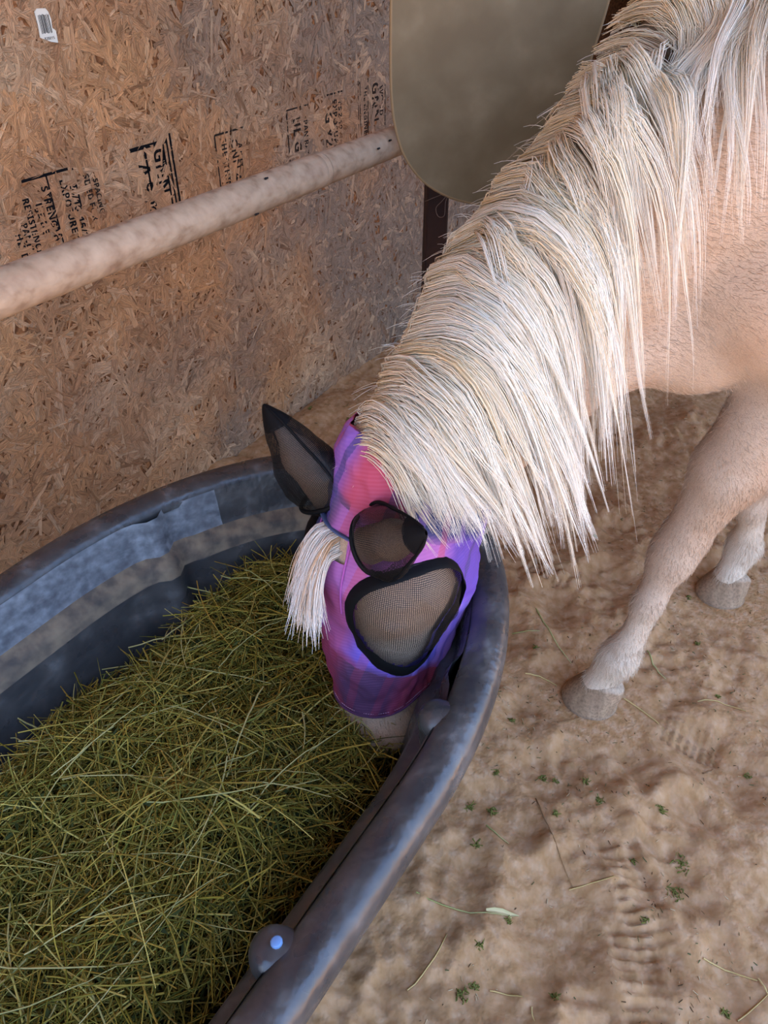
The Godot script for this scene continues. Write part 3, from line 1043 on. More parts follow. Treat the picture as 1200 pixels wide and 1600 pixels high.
func make_hooves() -> void:
	var horn := tinted(.75, .3)
	var grain := noise_image(256, .05, 91, 4, .7, 1.2)
	horn.albedo_texture = tex(grain)
	triplanar(horn, 9.0)
	# centre of the sole, direction of the toe
	for h in [[Vector3(.485, 0, -1.122), Vector3(-1, 0, .02)], [Vector3(.905, 0, -1.470), Vector3(-.93, 0, .36)], [Vector3(1.90, 0, -1.505), Vector3(-.97, 0, .24)], [Vector3(2.02, 0, -1.80), Vector3(-.97, 0, .24)]]:
		var f: Vector3 = h[1].normalized()
		var sd := f.cross(Vector3.UP)
		var mb := MB.new()
		var rows := [[0.0, 1.06, .0, .97], [.012, 1.05, .003, 1.0], [.035, .95, -.008, 1.0], [.058, .82, -.019, 1.0], [.070, .76, -.024, 1.0], [.078, .66, -.026, 1.0]]
		var seg := 28
		for j in rows.size():
			for k in seg:
				var an := TAU * k / seg
				var x := cos(an) * .066
				var z := sin(an) * .058
				if cos(an) < 0: x *= .82
				var r: Array = rows[j]
				var y: float = r[0] * (1.0 if cos(an) > 0 else 1.0 - .35 * -cos(an))
				var shade := lin(172, 142, 112).lerp(lin(128, 102, 80), clampf(noise.get_noise_2d(an * 3.0, j * 2.0) + .35, 0, 1))
				if j == rows.size() - 1: shade = lin(196, 172, 146)
				mb.vert(f * (x * r[1] + r[2]) + sd * (z * r[1]) + Vector3(0, y, 0), shade)
		for j in rows.size() - 1:
			for k in seg:
				var k2 := (k + 1) % seg
				mb.quad(j * seg + k, j * seg + k2, (j + 1) * seg + k2, (j + 1) * seg + k)
		for e in [0, rows.size() - 1]:
			var c := mb.vert(f * rows[e][2] + Vector3(0, rows[e][0], 0), lin(130, 110, 92))
			for k in seg: mb.tri(c, e * seg + k, e * seg + (k + 1) % seg)
		var o := put("hoof", mb.commit(), horn, horse)
		o.set_meta("label", "dusty brown hoof")
		o.global_position = h[0]

func hair_tone() -> Array:
	var r := rng.randf()
	var c: Color
	if r < .46: c = lin(244, 232, 206)
	elif r < .74: c = lin(234, 212, 168)
	elif r < .91: c = lin(216, 184, 124)
	else: c = lin(160, 128, 86)
	c *= rf(.92, 1.06)
	var t := c.lerp(lin(252, 249, 240), rf(.25, .85))
	return [c, t]
func make_mane() -> void:
	var crest := spline(Array(CREST), 12)
	var mb := MB.new()
	var n := crest.size()
	var ids := PackedInt32Array(neck_ids)
	for i in body_ids:
		if bra[i] > .09 and ba[i].x < .9 and not ids.has(i): ids.push_back(i)
	var side := Vector3(.598, 0, .716)
	var locks := 390
	for g in locks:
		var u := lerpf(.012, 1.0, clampf((g + rf(-.6, .6)) / locks, 0, 1))
		var fi := u * (n - 1)
		var i0 := mini(int(fi), n - 2)
		var root := crest[i0].lerp(crest[i0 + 1], fi - i0) - side * (rf(.004, .022) + .045 * smoothstep(.55, .75, u))
		var along := (crest[mini(i0 + 3, n - 1)] - crest[maxi(i0 - 3, 0)]).normalized()
		var layer := rng.randf()
		# length: shorter by the poll and by the withers
		var L := lerpf(.19, .53, smoothstep(.0, .36, u)) * lerpf(1.06, .96, smoothstep(.5, .9, u)) * rf(.76, 1.10)
		if layer < .25: L *= rf(.65, .95)
		var wisp := rng.randf() < .14
		if wisp: L *= 1.16
		var out := (side - along * side.dot(along)).normalized()
		var dir := (out * .9 + Vector3.UP * rf(.1, .4) + along * rf(-.2, .2)).normalized()
		# combed slightly back towards the shoulder, most of all behind the ears
		var fall := (Vector3(lerpf(.60, .18, smoothstep(0.0, .5, u)), -1, lerpf(.25, .05, smoothstep(0.0, .5, u))) + Vector3(rf(-.12, .12), 0, rf(-.12, .12))).normalized()
		var steps := 14
		var st := L / steps
		var p := root
		var lift := .006 + .024 * layer
		var path := PackedVector3Array([p])
		for k in steps:
			var d0 := field(p, ids)
			var gr := grad(p, ids, d0)
			var want := fall
			if k < 3: want = (out * lerpf(.55, 1.0, smoothstep(.1, .5, u)) + fall * (.35 + .3 * k)).normalized()
			if d0 < lift + .03:
				want = (want - gr * want.dot(gr)).normalized()
			if k < 6: want = (want - along * (want.dot(along) * lerpf(.15, .75, smoothstep(.1, .5, u)))).normalized()
			dir = dir.lerp(want, .45).normalized()
			p += dir * st
			var d1 := field(p, ids)
			if d1 < lift: p += gr * (lift - d1)
			path.push_back(p)
		var stray := false
		for k in range(2, steps + 1):
			if (path[k] - root).dot(out) < .012 * minf(k * .5, 2.0): stray = true
		if u > .2 and (path[steps] - root).dot(-along) > .5 * L: stray = true
		if stray: continue
		var frizz := rf(.4, 1.0)
		var cl := hair_tone()
		var per := 36
		var tight := rf(.10, .46)
		if wisp:
			per = 9
			tight = .12
		var wave_a := rf(0, TAU)
		var wave_f := rf(5, 11)
		var wave_r := rf(.001, .011)
		for q in per:
			var hs := hair_tone()
			var c0: Color = (cl[0] as Color).lerp(hs[0], .45)
			var c1: Color = (cl[1] as Color).lerp(hs[1], .45)
			var o1 := rf(-.016, .016)
			var o2 := rf(-.007, .009)
			var ph := rf(0, TAU)
			var fq := rf(3, 8)
			var amp := rf(.0005, .004) * frizz
			var cutoff := steps - int(rng.randf() * lerpf(rng.randf(), 1.0, .5) * 8)
			var lone := rng.randf() < .08
			var pts := PackedVector3Array()
			for k in cutoff + 1:
				var t := float(k) / steps
				var clump := lerpf(1.0, tight if not lone else 1.2, smoothstep(.1, .9, t))
				var d := (path[mini(k + 1, steps)] - path[maxi(k - 1, 0)]).normalized()
				var sd := along - d * along.dot(d)
				sd = sd.normalized() if sd.length() > .1 else d.cross(Vector3.UP).normalized()
				var bn := sd.cross(d)
				var grow := smoothstep(0.0, .5, t)
				pts.push_back(path[k] + sd * (o1 * clump + amp * grow * sin(ph + fq * t) + wave_r * grow * sin(wave_a + wave_f * t)) + bn * (o2 * clump + amp * .5 * grow * cos(ph * 1.7 + fq * t)))
			strand(mb, pts, rf(.00045, .00085), c0, c1, .12)
	# fly-away hairs along the crest
	for g in 420:
		var fi := rng.randf() * (n - 1) * .9
		var i0 := mini(int(fi), n - 2)
		var root := crest[i0].lerp(crest[i0 + 1], fi - i0)
		var d := (Vector3(-.55, .45, .2) + Vector3(rf(-.5, .5), rf(-.4, .4), rf(-.4, .4))).normalized()
		var L := rf(.02, .065)
		var pts := PackedVector3Array()
		for k in 6:
			var t := k / 5.0
			pts.push_back(root + d * (L * t) + Vector3(-.1, -.6, .3) * (L * t * t * .7))
		var hs := hair_tone()
		strand(mb, pts, rf(.0004, .0006), hs[0], hs[1], .3)
	var m := tinted(.45, .4)
	m.backlight_enabled = true; m.backlight = Color(.25, .23, .2)
	var o := put("mane", mb.commit(), m, horse)
	o.global_position = Vector3.ZERO
	o.set_meta("label", "long wavy cream mane")
func make_forelock() -> void:
	var mb := MB.new()
	for g in 34:
		var base := HP(.085 + rf(-.008, .020), .092, rf(-.026, .020))
		var dir := (hm * .9 + he * .25 + hl * rf(-.25, .25)).normalized()
		var p := base
		var path := PackedVector3Array([p])
		var L := rf(.085, .14)
		var lean := rf(-.24, .20)
		for k in 12:
			dir = dir.lerp(Vector3(lean, -.9, .42), .24).normalized()
			p += dir * (L / 12)
			var d1 := field(p, head_ids)
			if d1 < .016: p += grad(p, head_ids, d1) * (.016 - d1)
			path.push_back(p)
		var warm := lean < -.10 and rng.randf() < .75
		for q in 42:
			var c0 := lin(206, 168, 126) if warm else lin(236, 222, 202)
			c0 *= rf(.88, 1.08)
			var c1 := c0.lerp(lin(252, 248, 242), rf(.3, .9) * (.5 if warm else 1.0))
			var off := Vector3(rf(-1, 1), rf(-1, 1), rf(-1, 1)) * .0075
			var ph := rf(0, TAU)
			var pts := PackedVector3Array()
			var cut := 12 - int(rng.randf() * 4)
			for k in cut + 1:
				var t := k / 12.0
				pts.push_back(path[k] + off * (.5 + 1.2 * t) + Vector3(sin(ph + t * 4.0), 0, cos(ph + t * 4.0)) * (.003 * t))
			strand(mb, pts, rf(.0005, .0008), c0, c1, .3)
	var m := tinted(.45, .4)
	m.backlight_enabled = true; m.backlight = Color(.25, .23, .2)
	var o := put("forelock", mb.commit(), m, horse)
	o.global_position = Vector3.ZERO
	o.set_meta("label", "white and tan forelock")
func make_tail() -> void:
	var mb := MB.new()
	for g in 260:
		var p := Vector3(2.05, 1.16, -1.67) + Vector3(rf(-.02, .02), rf(-.03, .03), rf(-.03, .03))
		var dir := Vector3(.9, -.2, -.22)
		var pts := PackedVector3Array([p])
		for k in 12:
			dir = dir.lerp(Vector3(rf(-.05, .05), -1, rf(-.05, .05)), .35).normalized()
			p += dir * .062
			pts.push_back(p)
		var hs := hair_tone()
		strand(mb, pts, rf(.0012, .002), hs[0], hs[1], .3)
	var o := put("tail", mb.commit(), tinted(.5, .4), horse)
	o.global_position = Vector3.ZERO

# ------------------------------------------------------------------ fly mask
func head_surface(t: float, phi: float, lift: float) -> Vector3:
	# first point outside the head along a ray from the head's axis
	var core := PackedInt32Array()
	for k in mini(13, head_ids.size()): core.push_back(head_ids[k])
	var base := HP(t, -.025, 0)
	var d := hm * cos(phi) + hl * sin(phi)
	var a := .0
	var b := .24
	for k in 14:
		var c := (a + b) * .5
		if field(base + d * c, core) < lift: a = c
		else: b = c
	return base + d * a
func net_material(open_share: float, pitch: float) -> StandardMaterial3D:
	var im := Image.create(64, 64, false, Image.FORMAT_RGBA8)
	im.fill(Color(1, 1, 1, 0))
	for y in 64:
		for x in 64:
			var cx := absf(fposmod(x, 16.0) - 8.0) / 8.0
			var cy := absf(fposmod(y, 16.0) - 8.0) / 8.0
			var open_ := sqrt(open_share)
			if cx > open_ or cy > open_: im.set_pixel(x, y, Color(1, 1, 1, 1))
	var m := plain(Color(.035, .034, .036), .55, .4)
	m.albedo_texture = tex(im)
	m.transparency = BaseMaterial3D.TRANSPARENCY_ALPHA_SCISSOR
	m.alpha_scissor_threshold = .5
	m.cull_mode = BaseMaterial3D.CULL_DISABLED
	m.uv1_scale = Vector3(1.0 / (pitch * 4.0), 1.0 / (pitch * 4.0), 1)
	return m
const EYE_T := .19
const EYE_PHI := 1.20
const EYE_RT := .098
const EYE_RP := .79
func eye_radius(t: float, phi: float, sgn: float) -> float:
	return sqrt(pow((t - EYE_T) / EYE_RT, 2) + pow((phi * sgn - EYE_PHI) / EYE_RP, 2))
func make_mask() -> void:
	var mask := thing("fly_mask", "purple and pink plaid fly mask with black mesh eyes and ears", "fly mask", HP(.2, 0, 0))
	var cloth := plain(Color.WHITE, .72, .3)
	cloth.albedo_texture = tex(plaid_image())
	cloth.cull_mode = BaseMaterial3D.CULL_DISABLED
	var mb := MB.new()
	var nt := 96
	var np := 150
	var t0 := -.062
	var grid := PackedInt32Array(); grid.resize((nt + 1) * (np + 1)); grid.fill(-1)
	var ts := []
	for i in nt + 1:
		for k in np + 1:
			var phi := -PI + TAU * k / np
			var hem := .400 - .035 * (1.0 - cos(phi)) * .5
			var t := lerpf(t0, hem, float(i) / nt)
			if i == 0 or true:
				var p := head_surface(t, phi, .006 + .0035 * noise2.get_noise_2d(t * 22.0, phi * 3.0))
				grid[i * (np + 1) + k] = mb.vert(p, Color.WHITE, Vector2(phi / TAU + .5, (t + .06) / .48))
				ts.append([t, phi])
	for i in nt:
		for k in np:
			var mid_t: float = (ts[i * (np + 1) + k][0] + ts[(i + 1) * (np + 1) + k][0]) * .5
			var mid_p: float = -PI + TAU * (k + .5) / np
			if eye_radius(mid_t, mid_p, 1.0) < .93 or eye_radius(mid_t, mid_p, -1.0) < .93: continue
			var hole := false       # the forelock comes out through a slot below the poll
			if absf(mid_p) < .30 and mid_t > .078 and mid_t < .112: hole = true
			if hole: continue
			var q := i * (np + 1) + k
			mb.quad(q, q + 1, q + np + 2, q + np + 1)
	var o := put("face_cloth", mb.commit(true), cloth, mask)
	o.global_position = Vector3.ZERO
	o.set_meta("label", "purple, pink and navy plaid cloth")
	var black := plain(Color(.022, .022, .028), .7, .3)
	# hem band with stitching
	var hem_pts := PackedVector3Array()
	var hem_r := PackedFloat32Array()
	for k in 81:
		var phi := -PI + TAU * k / 80.0
		hem_pts.push_back(head_surface(.400 - .035 * (1.0 - cos(phi)) * .5, phi, .0065)); hem_r.push_back(.0022)
	mb = MB.new()
	tube(mb, hem_pts, hem_r, 8, Color.WHITE, Color.WHITE, false)
	o = put("hem", mb.commit(), plain(Color(.30, .16, .30), .7), mask)
	o.global_position = Vector3.ZERO
	mb = MB.new()
	for k in 150:
		var phi := -PI + TAU * k / 150.0
		var pts := PackedVector3Array()
		for j in 3:
			var f := phi + j * TAU / 150.0 * .32
			pts.push_back(head_surface(.393 - .035 * (1.0 - cos(f)) * .5, f, .0068))
		strand(mb, pts, .0007, lin(190, 150, 180), lin(190, 150, 180), 1.0)
	o = put("stitching", mb.commit(), tinted(.7), mask)
	o.global_position = Vector3.ZERO
	# brow seam, from between the ears to the cheek
	for sgn in [1.0, -1.0]:
		var sp := PackedVector3Array()
		var sr := PackedFloat32Array()
		for k in 16:
			var f := k / 15.0
			sp.push_back(head_surface(lerpf(.072, .19, f), sgn * lerpf(.33, .30, f), .0072)); sr.push_back(.0016)
		mb = MB.new()
		tube(mb, sp, sr, 6, Color.WHITE, Color.WHITE)
		o = put("seam", mb.commit(), plain(Color(.62, .32, .60), .7), mask)
		o.global_position = Vector3.ZERO
	mb = MB.new()       # band above the forelock slot
	var bp := PackedVector3Array()
	var br := PackedFloat32Array()
	for k in 12:
		bp.push_back(head_surface(.074, lerpf(-.36, .36, k / 11.0), .007)); br.push_back(.0045)
	tube(mb, bp, br, 8, Color.WHITE, Color.WHITE, true, .5)
	o = put("brow_band", mb.commit(), plain(Color(.26, .32, .45), .7), mask)
	o.global_position = Vector3.ZERO
	# domed eye nets with black binding
	var net := net_material(.52, .0021)
	for sgn in [1.0, -1.0]:
		mb = MB.new()
		var rings := 22
		var seg := 56
		for i in rings + 1:
			var r := float(i) / rings
			for k in seg + 1:
				var an := TAU * k / seg
				var t := EYE_T + EYE_RT * r * cos(an)
				var phi: float = sgn * (EYE_PHI + EYE_RP * r * sin(an))
				var puff := .007 + .026 * (1.0 - r * r) + .004 * noise2.get_noise_2d(cos(an) * r * 3.0 + 5.0, sin(an) * r * 3.0)
				puff += .003 * sin(r * cos(an + .7) * 9.0) * (1.0 - r * r)
				mb.vert(head_surface(t, phi, puff), Color.WHITE, Vector2(EYE_RT * r * cos(an), .085 * r * sin(an)))
		for i in rings:
			for k in seg:
				var q := i * (seg + 1) + k
				mb.quad(q, q + 1, q + seg + 2, q + seg + 1)
		var eye := put("eye_net", mb.commit(true), net, mask)
		eye.global_position = Vector3.ZERO
		eye.set_meta("label", "domed black mesh eye panel")
		# binding: a wide flat black band round the opening
		mb = MB.new()
		var wid := [.90, .93, .98, 1.03, 1.06, 1.07]
		var hgt := [.0155, .0150, .0125, .0100, .0075, .0055]
		for k in seg + 1:
			var an := TAU * k / seg
			var wob := 1.0 + .035 * sin(an * 3.0 + 1.0) + .02 * sin(an * 5.0) + .04 * noise2.get_noise_1d(cos(an) * 2.0 + sin(an))
			for j in 6:
				var r: float = (1.0 + (wid[j] - 1.0) * lerpf(.55, 1.7, .5 + .5 * cos(an + .35))) * wob
				mb.vert(head_surface(EYE_T + EYE_RT * r * cos(an), sgn * (EYE_PHI + EYE_RP * r * sin(an)), hgt[j] + (.0025 if j < 3 else 0.0)))
		for k in seg:
			for j in 5:
				mb.quad(k * 6 + j, k * 6 + j + 1, (k + 1) * 6 + j + 1, (k + 1) * 6 + j)
		var bnd := put("binding", mb.commit(), black, eye)
		bnd.global_position = Vector3.ZERO
	# ear sleeves: net bags, darker at the tip and along the seam
	var ear_net := net_material(.34, .0019)
	for e in ear_axes:
		var base: Vector3 = e[0]
		var tip: Vector3 = e[1]
		var ax := (tip - base).normalized()
		base -= ax * .012
		tip += ax * .018
		var L := (tip - base).length()
		var sd := ax.cross(hm).normalized()
		if absf(ax.dot(hm)) > .9: sd = ax.cross(he).normalized()
		var bn := sd.cross(ax)
		var rings := 24
		var seg := 32
		var prof := func(f: float) -> float: return (e[2] - .006 + .022 * sin(minf(f * 1.7, 1.0) * PI * .7)) * pow(maxf(1.0 - pow(f, 1.9), 0.0), .85) + .0025
		mb = MB.new()
		var capm := MB.new()
		for part in 2:
			var tgt: MB = mb if part == 0 else capm
			var f0 := 0.0 if part == 0 else .80
			var f1 := .82 if part == 0 else 1.0
			for i in rings + 1:
				var f := lerpf(f0, f1, float(i) / rings)
				var r: float = prof.call(f)
				for k in seg + 1:
					var an := TAU * k / seg
					var crease := 1.0 + .07 * sin(an * 3.0 + f * 5.0) * (1.0 - f) + .05 * noise2.get_noise_2d(an * 1.5, f * 5.0)
					var p := base + ax * (L * f) + sd * (cos(an) * r * 1.12 * crease) + bn * (sin(an) * r * .72 * crease)
					tgt.vert(p, Color.WHITE, Vector2(an * .042, f * L))
			for i in rings:
				for k in seg:
					var q := i * (seg + 1) + k
					tgt.quad(q, q + 1, q + seg + 2, q + seg + 1)
		var ear := put("ear_net", mb.commit(true), ear_net, mask)
		ear.global_position = Vector3.ZERO
		ear.set_meta("label", "black mesh ear sleeve")
		var cap := put("tip_cap", capm.commit(), black, ear)
		cap.global_position = Vector3.ZERO
		for a0 in [0.15, PI + .1]:
			var pts := PackedVector3Array()
			var rad := PackedFloat32Array()
			for i in 20:
				var f := i / 19.0 * .97
				var r: float = prof.call(f) * 1.02
				var an: float = a0
				pts.push_back(base + ax * (L * f) + sd * (cos(an) * r * 1.12) + bn * (sin(an) * r * .72)); rad.push_back(lerpf(.0026, .0018, f))
			mb = MB.new()
			tube(mb, pts, rad, 8, Color.WHITE, Color.WHITE)
			var sm := put("ear_seam", mb.commit(), black, ear)
			sm.global_position = Vector3.ZERO
		var rp := PackedVector3Array()
		var rr := PackedFloat32Array()
		for k in 33:
			var an := TAU * k / 32.0
			var r: float = prof.call(.08) * 1.03
			rp.push_back(base + ax * (L * .08) + sd * (cos(an) * r * 1.12) + bn * (sin(an) * r * .72)); rr.push_back(.0034)
		mb = MB.new()
		tube(mb, rp, rr, 8, Color.WHITE, Color.WHITE, false)
		var bb := put("base_binding", mb.commit(), black, ear)
		bb.global_position = Vector3.ZERO
func plaid_image() -> Image:
	var pink := Color(.67, .27, .35)
	var rows := [[pink, Color(.16, .21, .37), Color(.54, .37, .70), pink], [pink, Color(.62, .37, .61), Color(.38, .28, .64), Color(.25, .25, .39)], [Color(.59, .42, .70), Color(.41, .33, .70), Color(.48, .42, .77), Color(.57, .28, .46)], [Color(.51, .18, .24), Color(.59, .25, .31), Color(.28, .18, .29), Color(.48, .18, .28)]]
	var n := 512
	var im := Image.create(n, n, false, Image.FORMAT_RGB8)
	var hsh := RandomNumberGenerator.new()
	hsh.seed = 5
	var cells := []
	for k in 400: cells.append(hsh.randi() % 4)
	for y in n:
		for x in n:
			var u := float(x) / n * 7.0
			var v := float(y) / n * 4.0
			var a := u + v * .35 + 20.0
			var b := v - u * .22 + 20.0
			var ia := int(floor(a))
			var ib := int(floor(b))
			var fa := a - ia
			var fb := b - ib
			var c0: Color = rows[clampi(ib - 19, 0, 3)][cells[posmod(ia * 17 + ib * 5, 400)]]
			var c1: Color = rows[clampi(ib - 19, 0, 3)][cells[posmod((ia + 1) * 17 + ib * 5, 400)]]
			var c2: Color = rows[clampi(ib - 18, 0, 3)][cells[posmod(ia * 17 + (ib + 1) * 5, 400)]]
			# crisp in one direction, ombre in the other, like a printed gradient plaid
			var c := c0.lerp(c1, smoothstep(.55, 1.0, fa)).lerp(c2, smoothstep(.85, 1.0, fb) * .7)
			if fposmod(a * 2.0, 1.0) < .30: c = c.lerp(rows[clampi(ib - 19, 0, 3)][cells[posmod(ib * 31 + int(a * 2.0), 400)]], .45)
			var stripe := .5 + .5 * sin((u * 3.0 + v * 22.0) * TAU)
			c = c.lerp(Color(.88, .62, .80), .10 * stripe)
			im.set_pixel(x, y, c)
	return im

# ------------------------------------------------------------------ litter on the ground
func on_floor(x: float, z: float) -> Vector3:
	return Vector3(x, floor_height(x, z), z)
func pix(px: float, py: float) -> Vector2:         # where a line of sight through the photograph meets the ground
	var th := deg_to_rad(38.8)
	var d := Vector3((px - 600) / 1200.0, 0, 0) - Vector3(0, cos(th), -sin(th)) * ((py - 800) / 1200.0) + Vector3(0, -sin(th), -cos(th))
	var t := -1.46 / d.y
	return Vector2(d.x * t, d.z * t)
func make_floor_litter() -> void:
	var stem_mat := tinted(.7, .3)
	var n := 0
	# [x0, y0, x1, y1, kind] of each stalk lying on the dirt
	for q in [[650, 1402, 800, 1432, 1], [636, 1550, 698, 1462, 0], [1096, 1502, 1182, 1534, 0], [1152, 1596, 1198, 1556, 0], [1184, 1530, 1198, 1556, 0], [890, 1388, 955, 1382, 0], [832, 903, 945, 866, 2], [836, 958, 893, 1038, 1], [975, 1092, 1046, 1146, 0], [1088, 1100, 1165, 1114, 0], [820, 1056, 870, 1072, 0], [838, 1245, 895, 1385, 2], [765, 1550, 815, 1562, 0], [760, 1290, 795, 1318, 1], [1010, 1020, 1040, 1062, 1], [800, 990, 842, 994, 1], [1005, 905, 1020, 912, 0], [1100, 1205, 1118, 1195, 2], [830, 1576, 834, 1600, 0], [870, 1130, 905, 1122, 2]]:
		var a := pix(q[0], q[1])
		var b := pix(q[2], q[3])
		var mb := MB.new()
		var d := b - a
		var bow := d.orthogonal() * rf(-.10, .10)
		var pts := PackedVector3Array()
		var mid := on_floor((a.x + b.x) * .5, (a.y + b.y) * .5)
		for k in 8:
			var t := k / 7.0
			var g := a + d * t + bow * (4.0 * t * (1.0 - t))
			var p := on_floor(g.x, g.y) + Vector3(0, .0025, 0)
			pts.push_back(p - mid)
		var cc: Array = [[lin(206, 176, 116), lin(188, 160, 100)], [lin(150, 146, 84), lin(190, 182, 124)], [lin(128, 92, 60), lin(150, 112, 74)]][q[4]]
		strand(mb, pts, .0022 if q[4] != 2 else .0017, cc[0], cc[1], .6, .7)
		var o := put("hay_stalk", mb.commit(), stem_mat)
		o.position = mid
		var where: String = ["long green stalk ending at the folded whitish blade", "straight straw stalk on the dirt close beside the tank rim", "long bent straw stalk leading to two shorter straws", "straight straw end touching a short bent straw", "short bent straw joining two longer straws into a zigzag", "short straw lying across the boot tread marks", "long brown stem on shaded dirt under the hanging mane tips", "green stalk on the dirt pointing at the front hoof's toe", "straw stalk lying just behind the heel of the forward hoof", "slightly curved straw stalk on bare dirt below the rear hoof", "short straw between the tank and the forward hoof's toe", "long brown stem running up to the boot tread marks", "short pale straw on dirt with leaf crumbs beside it", "short green stalk on dirt among leaf crumbs near the tank", "green stalk on the dirt close behind the forward fetlock", "short green stalk against the tank's rounded end", "tiny straw lying between the two front hooves", "small brown stem on bare dirt beyond the tread marks", "short straw beside a leaf crumb, set apart from other straws", "small brown stem on the dirt below the forward hoof"][n]
		tag(o, where, "stalk", ["loose straw stalks on the dirt", "loose green stalks on the dirt", "loose brown stems on the dirt"][q[4]])
		n += 1
	# folded white blade beside the long green stalk
	var fb := MB.new()
	var fa := pix(758, 1432)
	var fe := pix(812, 1428)
	var fc := on_floor(fa.x, fa.y)
	for sgn in [-1.0, 1.0]:
		var k := fb.v.size()
		for i in 5:
			var t := i / 4.0
			var g := fa.lerp(fe, t)
			var c := on_floor(g.x, g.y) - fc + Vector3(0, .004, 0)
			var wd := .006 * sin(PI * clampf(t * .8 + .15, 0, 1))
			fb.vert(c, lin(196, 178, 134)); fb.vert(c + Vector3(0, .003, wd * sgn), lin(172, 158, 108))
		for i in 4: fb.quad(k + i * 2, k + i * 2 + 1, k + i * 2 + 3, k + i * 2 + 2)
	var fo := put("grass_blade", fb.commit(), stem_mat)
	fo.position = fc
	tag(fo, "folded whitish grass blade at the end of a green stalk", "blade")
	# small crumpled green leaf clumps
	var leaf_mat := tinted(.8, .2)
	for q in [[850, 1212, 9], [915, 1222, 8], [690, 1250, 9], [735, 1255, 12], [770, 1265, 10], [868, 1275, 7], [935, 1255, 9], [1030, 1272, 12], [1065, 1350, 18], [1055, 1395, 16], [745, 1320, 9], [748, 1485, 8], [720, 1560, 12], [740, 1545, 8], [800, 1122, 8], [990, 1345, 7], [775, 1205, 8], [1075, 935, 6], [900, 790, 10], [885, 770, 8], [1088, 1008, 7], [835, 1020, 7], [545, 655, 7], [590, 645, 9], [485, 640, 8], [520, 600, 7], [600, 590, 8], [870, 1215, 7], [1170, 1210, 7], [1120, 1090, 6], [660, 1160, 6], [795, 1440, 6], [865, 1560, 8], [1130, 1585, 9], [1005, 1445, 7], [930, 840, 6]]:
		var g := pix(q[0], q[1])
		var c := on_floor(g.x, g.y)
		var mb := MB.new()
		for k in int(q[2] * 2.2):
			var an := rf(0, TAU)
			var r: float = rf(0, 1) * q[2] * .0011
			var p := on_floor(g.x + cos(an) * r, g.y + sin(an) * r) - c + Vector3(0, rf(.001, .006), 0)
			var d := Vector3(rf(-1, 1), rf(-.15, .25), rf(-1, 1)).normalized()
			strand(mb, PackedVector3Array([p - d * rf(.002, .006), p, p + d * rf(.002, .007) + Vector3(0, rf(-.002, .001), 0)]), rf(.0012, .0028), lin(100, 100, 46) * rf(.6, 1.3), lin(128, 124, 66) * rf(.7, 1.2), .4, .35)
		var o := put("leaf_clump", mb.commit(), leaf_mat)
		o.position = c
		var near_wall: bool = q[1] < 700
		var shaded: bool = q[1] > 700 and q[1] < 1030
		var big: bool = q[2] >= 15
		tag(o, "crumbled hay leaves on the dirt at the foot of the board wall" if near_wall else ("crumbled hay leaves on the dirt around the horse's legs" if shaded else ("large dark clump of crumbled hay leaves on the open dirt" if big else "small crumbled green hay leaves on the open dirt floor")), "leaves", "crumbled leaves by the wall" if near_wall else ("crumbled leaves by the legs" if shaded else ("large leaf clumps on the dirt" if big else "small leaf crumbs on the open dirt")))
	# fine chaff and grit over the ground
	var ch := MB.new()
	for k in 7000:
		var x := rf(-.5, 1.3)
		var z := rf(-2.6, -.25)
		if in_tank(Vector3(x, 0, z).dot(A), Vector3(x, 0, z).dot(N), -.01): continue
		if Vector3(x, 0, z).dot(N) < WALL_W + .02: continue
		if noise.get_noise_2d(x * 2.0 + 31.0, z * 2.0) < rf(-.4, .3): continue
		var p := on_floor(x, z) + Vector3(0, .0008, 0)
		var an := rf(0, TAU)
		var d := Vector3(cos(an), 0, sin(an)) * rf(.0012, .0055)
		var r := rng.randf()
		var c := lin(190, 164, 124) if r < .45 else (lin(96, 98, 62) if r < .75 else lin(86, 64, 46))
		strand(ch, PackedVector3Array([p - d, p + d]), rf(.0005, .0015), c, c, .8, .6)
	var co := put("hay_chaff", ch.commit(), tinted(.8, .2))
	tag(co, "fine chaff and grit strewn over the dirt floor", "chaff", "", "stuff")

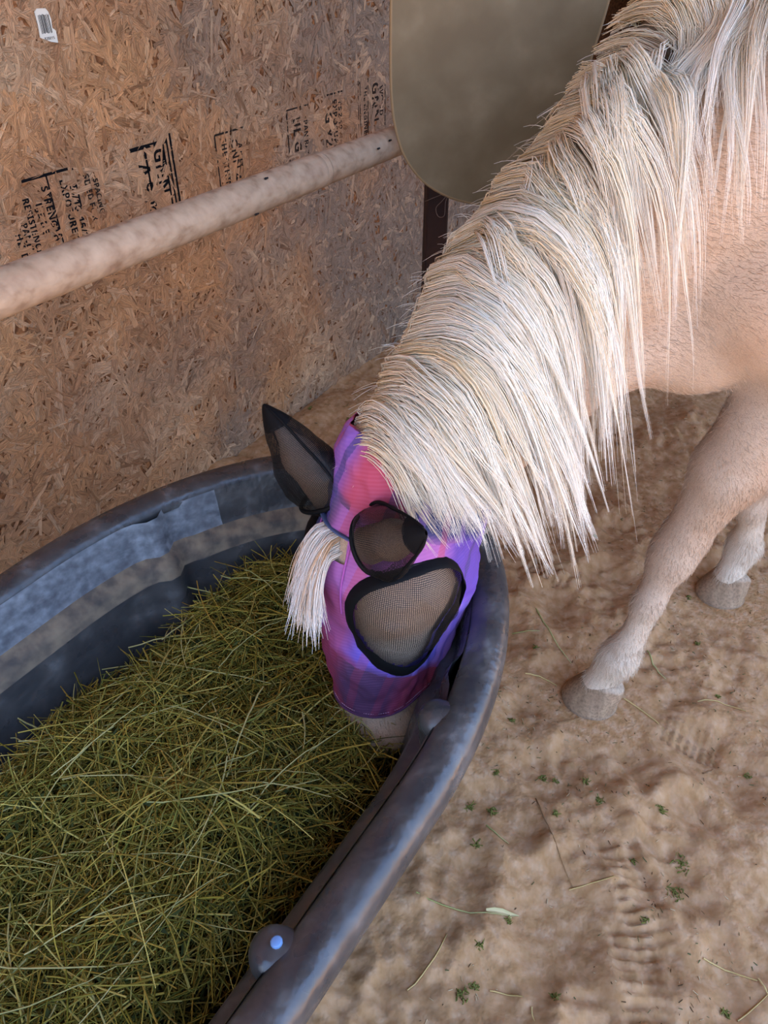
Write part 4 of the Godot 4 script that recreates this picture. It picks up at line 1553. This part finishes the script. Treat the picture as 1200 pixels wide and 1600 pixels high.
func make_small_things() -> void:
	# torn barcode sticker on the wall
	var root := thing("barcode_sticker", "torn white barcode sticker on the board wall", "sticker", W(1.148, WALL_W - .0025, 1.252))
	root.basis = Basis(A, Vector3.UP, N)
	var mb := MB.new()
	var poly := PackedVector2Array([Vector2(-.019, .026), Vector2(-.012, .031), Vector2(.008, .030), Vector2(.013, .024), Vector2(.016, .010), Vector2(.014, -.004), Vector2(.021, -.010), Vector2(.020, -.031), Vector2(.004, -.028), Vector2(-.010, -.022), Vector2(-.020, -.018), Vector2(-.018, .004)])
	var tri := Geometry2D.triangulate_polygon(poly)
	for p in poly: mb.vert(Vector3(p.x, p.y, .0))
	for p in poly: mb.vert(Vector3(p.x, p.y, .0012))
	var np := poly.size()
	for k in range(0, tri.size(), 3):
		mb.tri(tri[k] + np, tri[k + 1] + np, tri[k + 2] + np)
		mb.tri(tri[k], tri[k + 2], tri[k + 1])
	for k in np:
		var k2 := (k + 1) % np
		mb.quad(k, k2, k2 + np, k + np)
	put("paper", mb.commit(), plain(Color(.82, .80, .74), .7), root)
	var x := -.013
	var ink := plain(Color(.08, .08, .08), .7)
	while x < .012:
		var wd: float = [.0006, .0010, .0016][rng.randi() % 3]
		mb = MB.new()
		chamfer_box(mb, Transform3D(Basis.IDENTITY, Vector3(x, .004 + rf(-.001, .001), .0013)), Vector3(wd * .5, .016, .0003), .0001)
		put("bar", mb.commit(), ink, root)
		x += wd + rf(.0006, .0016)
	var t := TextMesh.new()
	t.text = "820015"; t.font_size = 24; t.pixel_size = .0003; t.depth = .0003
	var o := put("digits", t, ink, root)
	o.position = Vector3(.002, -.021, .0014)
	# flies on the rail
	var fm := plain(Color(.03, .028, .026), .4)
	for q in [[.30, .9], [1.02, 1.0], [1.34, .35], [1.385, .55], [.28, -.35], [.98, -.7]]:
		var an: float = q[1]
		var out := N * cos(an) + Vector3.UP * sin(an)
		var c := W(q[0], -.93, 1.062) + out * .0318
		mb = MB.new()
		var bs := Basis(A, out, A.cross(out))
		ball(mb, Vector3.ZERO, Vector3(.0042, .0018, .0022), bs, Color.WHITE, 8, 5)
		ball(mb, A * .0045, Vector3(.0016, .0015, .0018), bs, Color.WHITE, 8, 5)
		var f := put("fly", mb.commit(), fm)
		f.position = c
		tag(f, "small black fly resting on the pipe rail", "fly", "flies on the rail")
	# loop of thin twine caught on the post
	mb = MB.new()
	var pc := W(1.628, -.93, .905)
	var front := Vector3(.06, 0, 1).normalized()
	var lp := spline([Vector3(-.03, .0, .0), Vector3(-.005, .012, .006), Vector3(.022, .022, .008), Vector3(.010, .005, .01), Vector3(-.004, -.012, .008), Vector3(.002, -.032, .006), Vector3(.016, -.03, .006), Vector3(.018, .004, .008), Vector3(.03, .018, .006), Vector3(.05, .012, .002)], 6)
	var rr := PackedFloat32Array(); rr.resize(lp.size()); rr.fill(.0007)
	for k in lp.size(): lp[k] += front * .031
	tube(mb, lp, rr, 6, Color.WHITE, Color.WHITE)
	o = put("twine_loop", mb.commit(), plain(Color(.42, .36, .32), .8))
	o.position = pc
	tag(o, "thin loop of grey twine caught on the brown post", "twine")
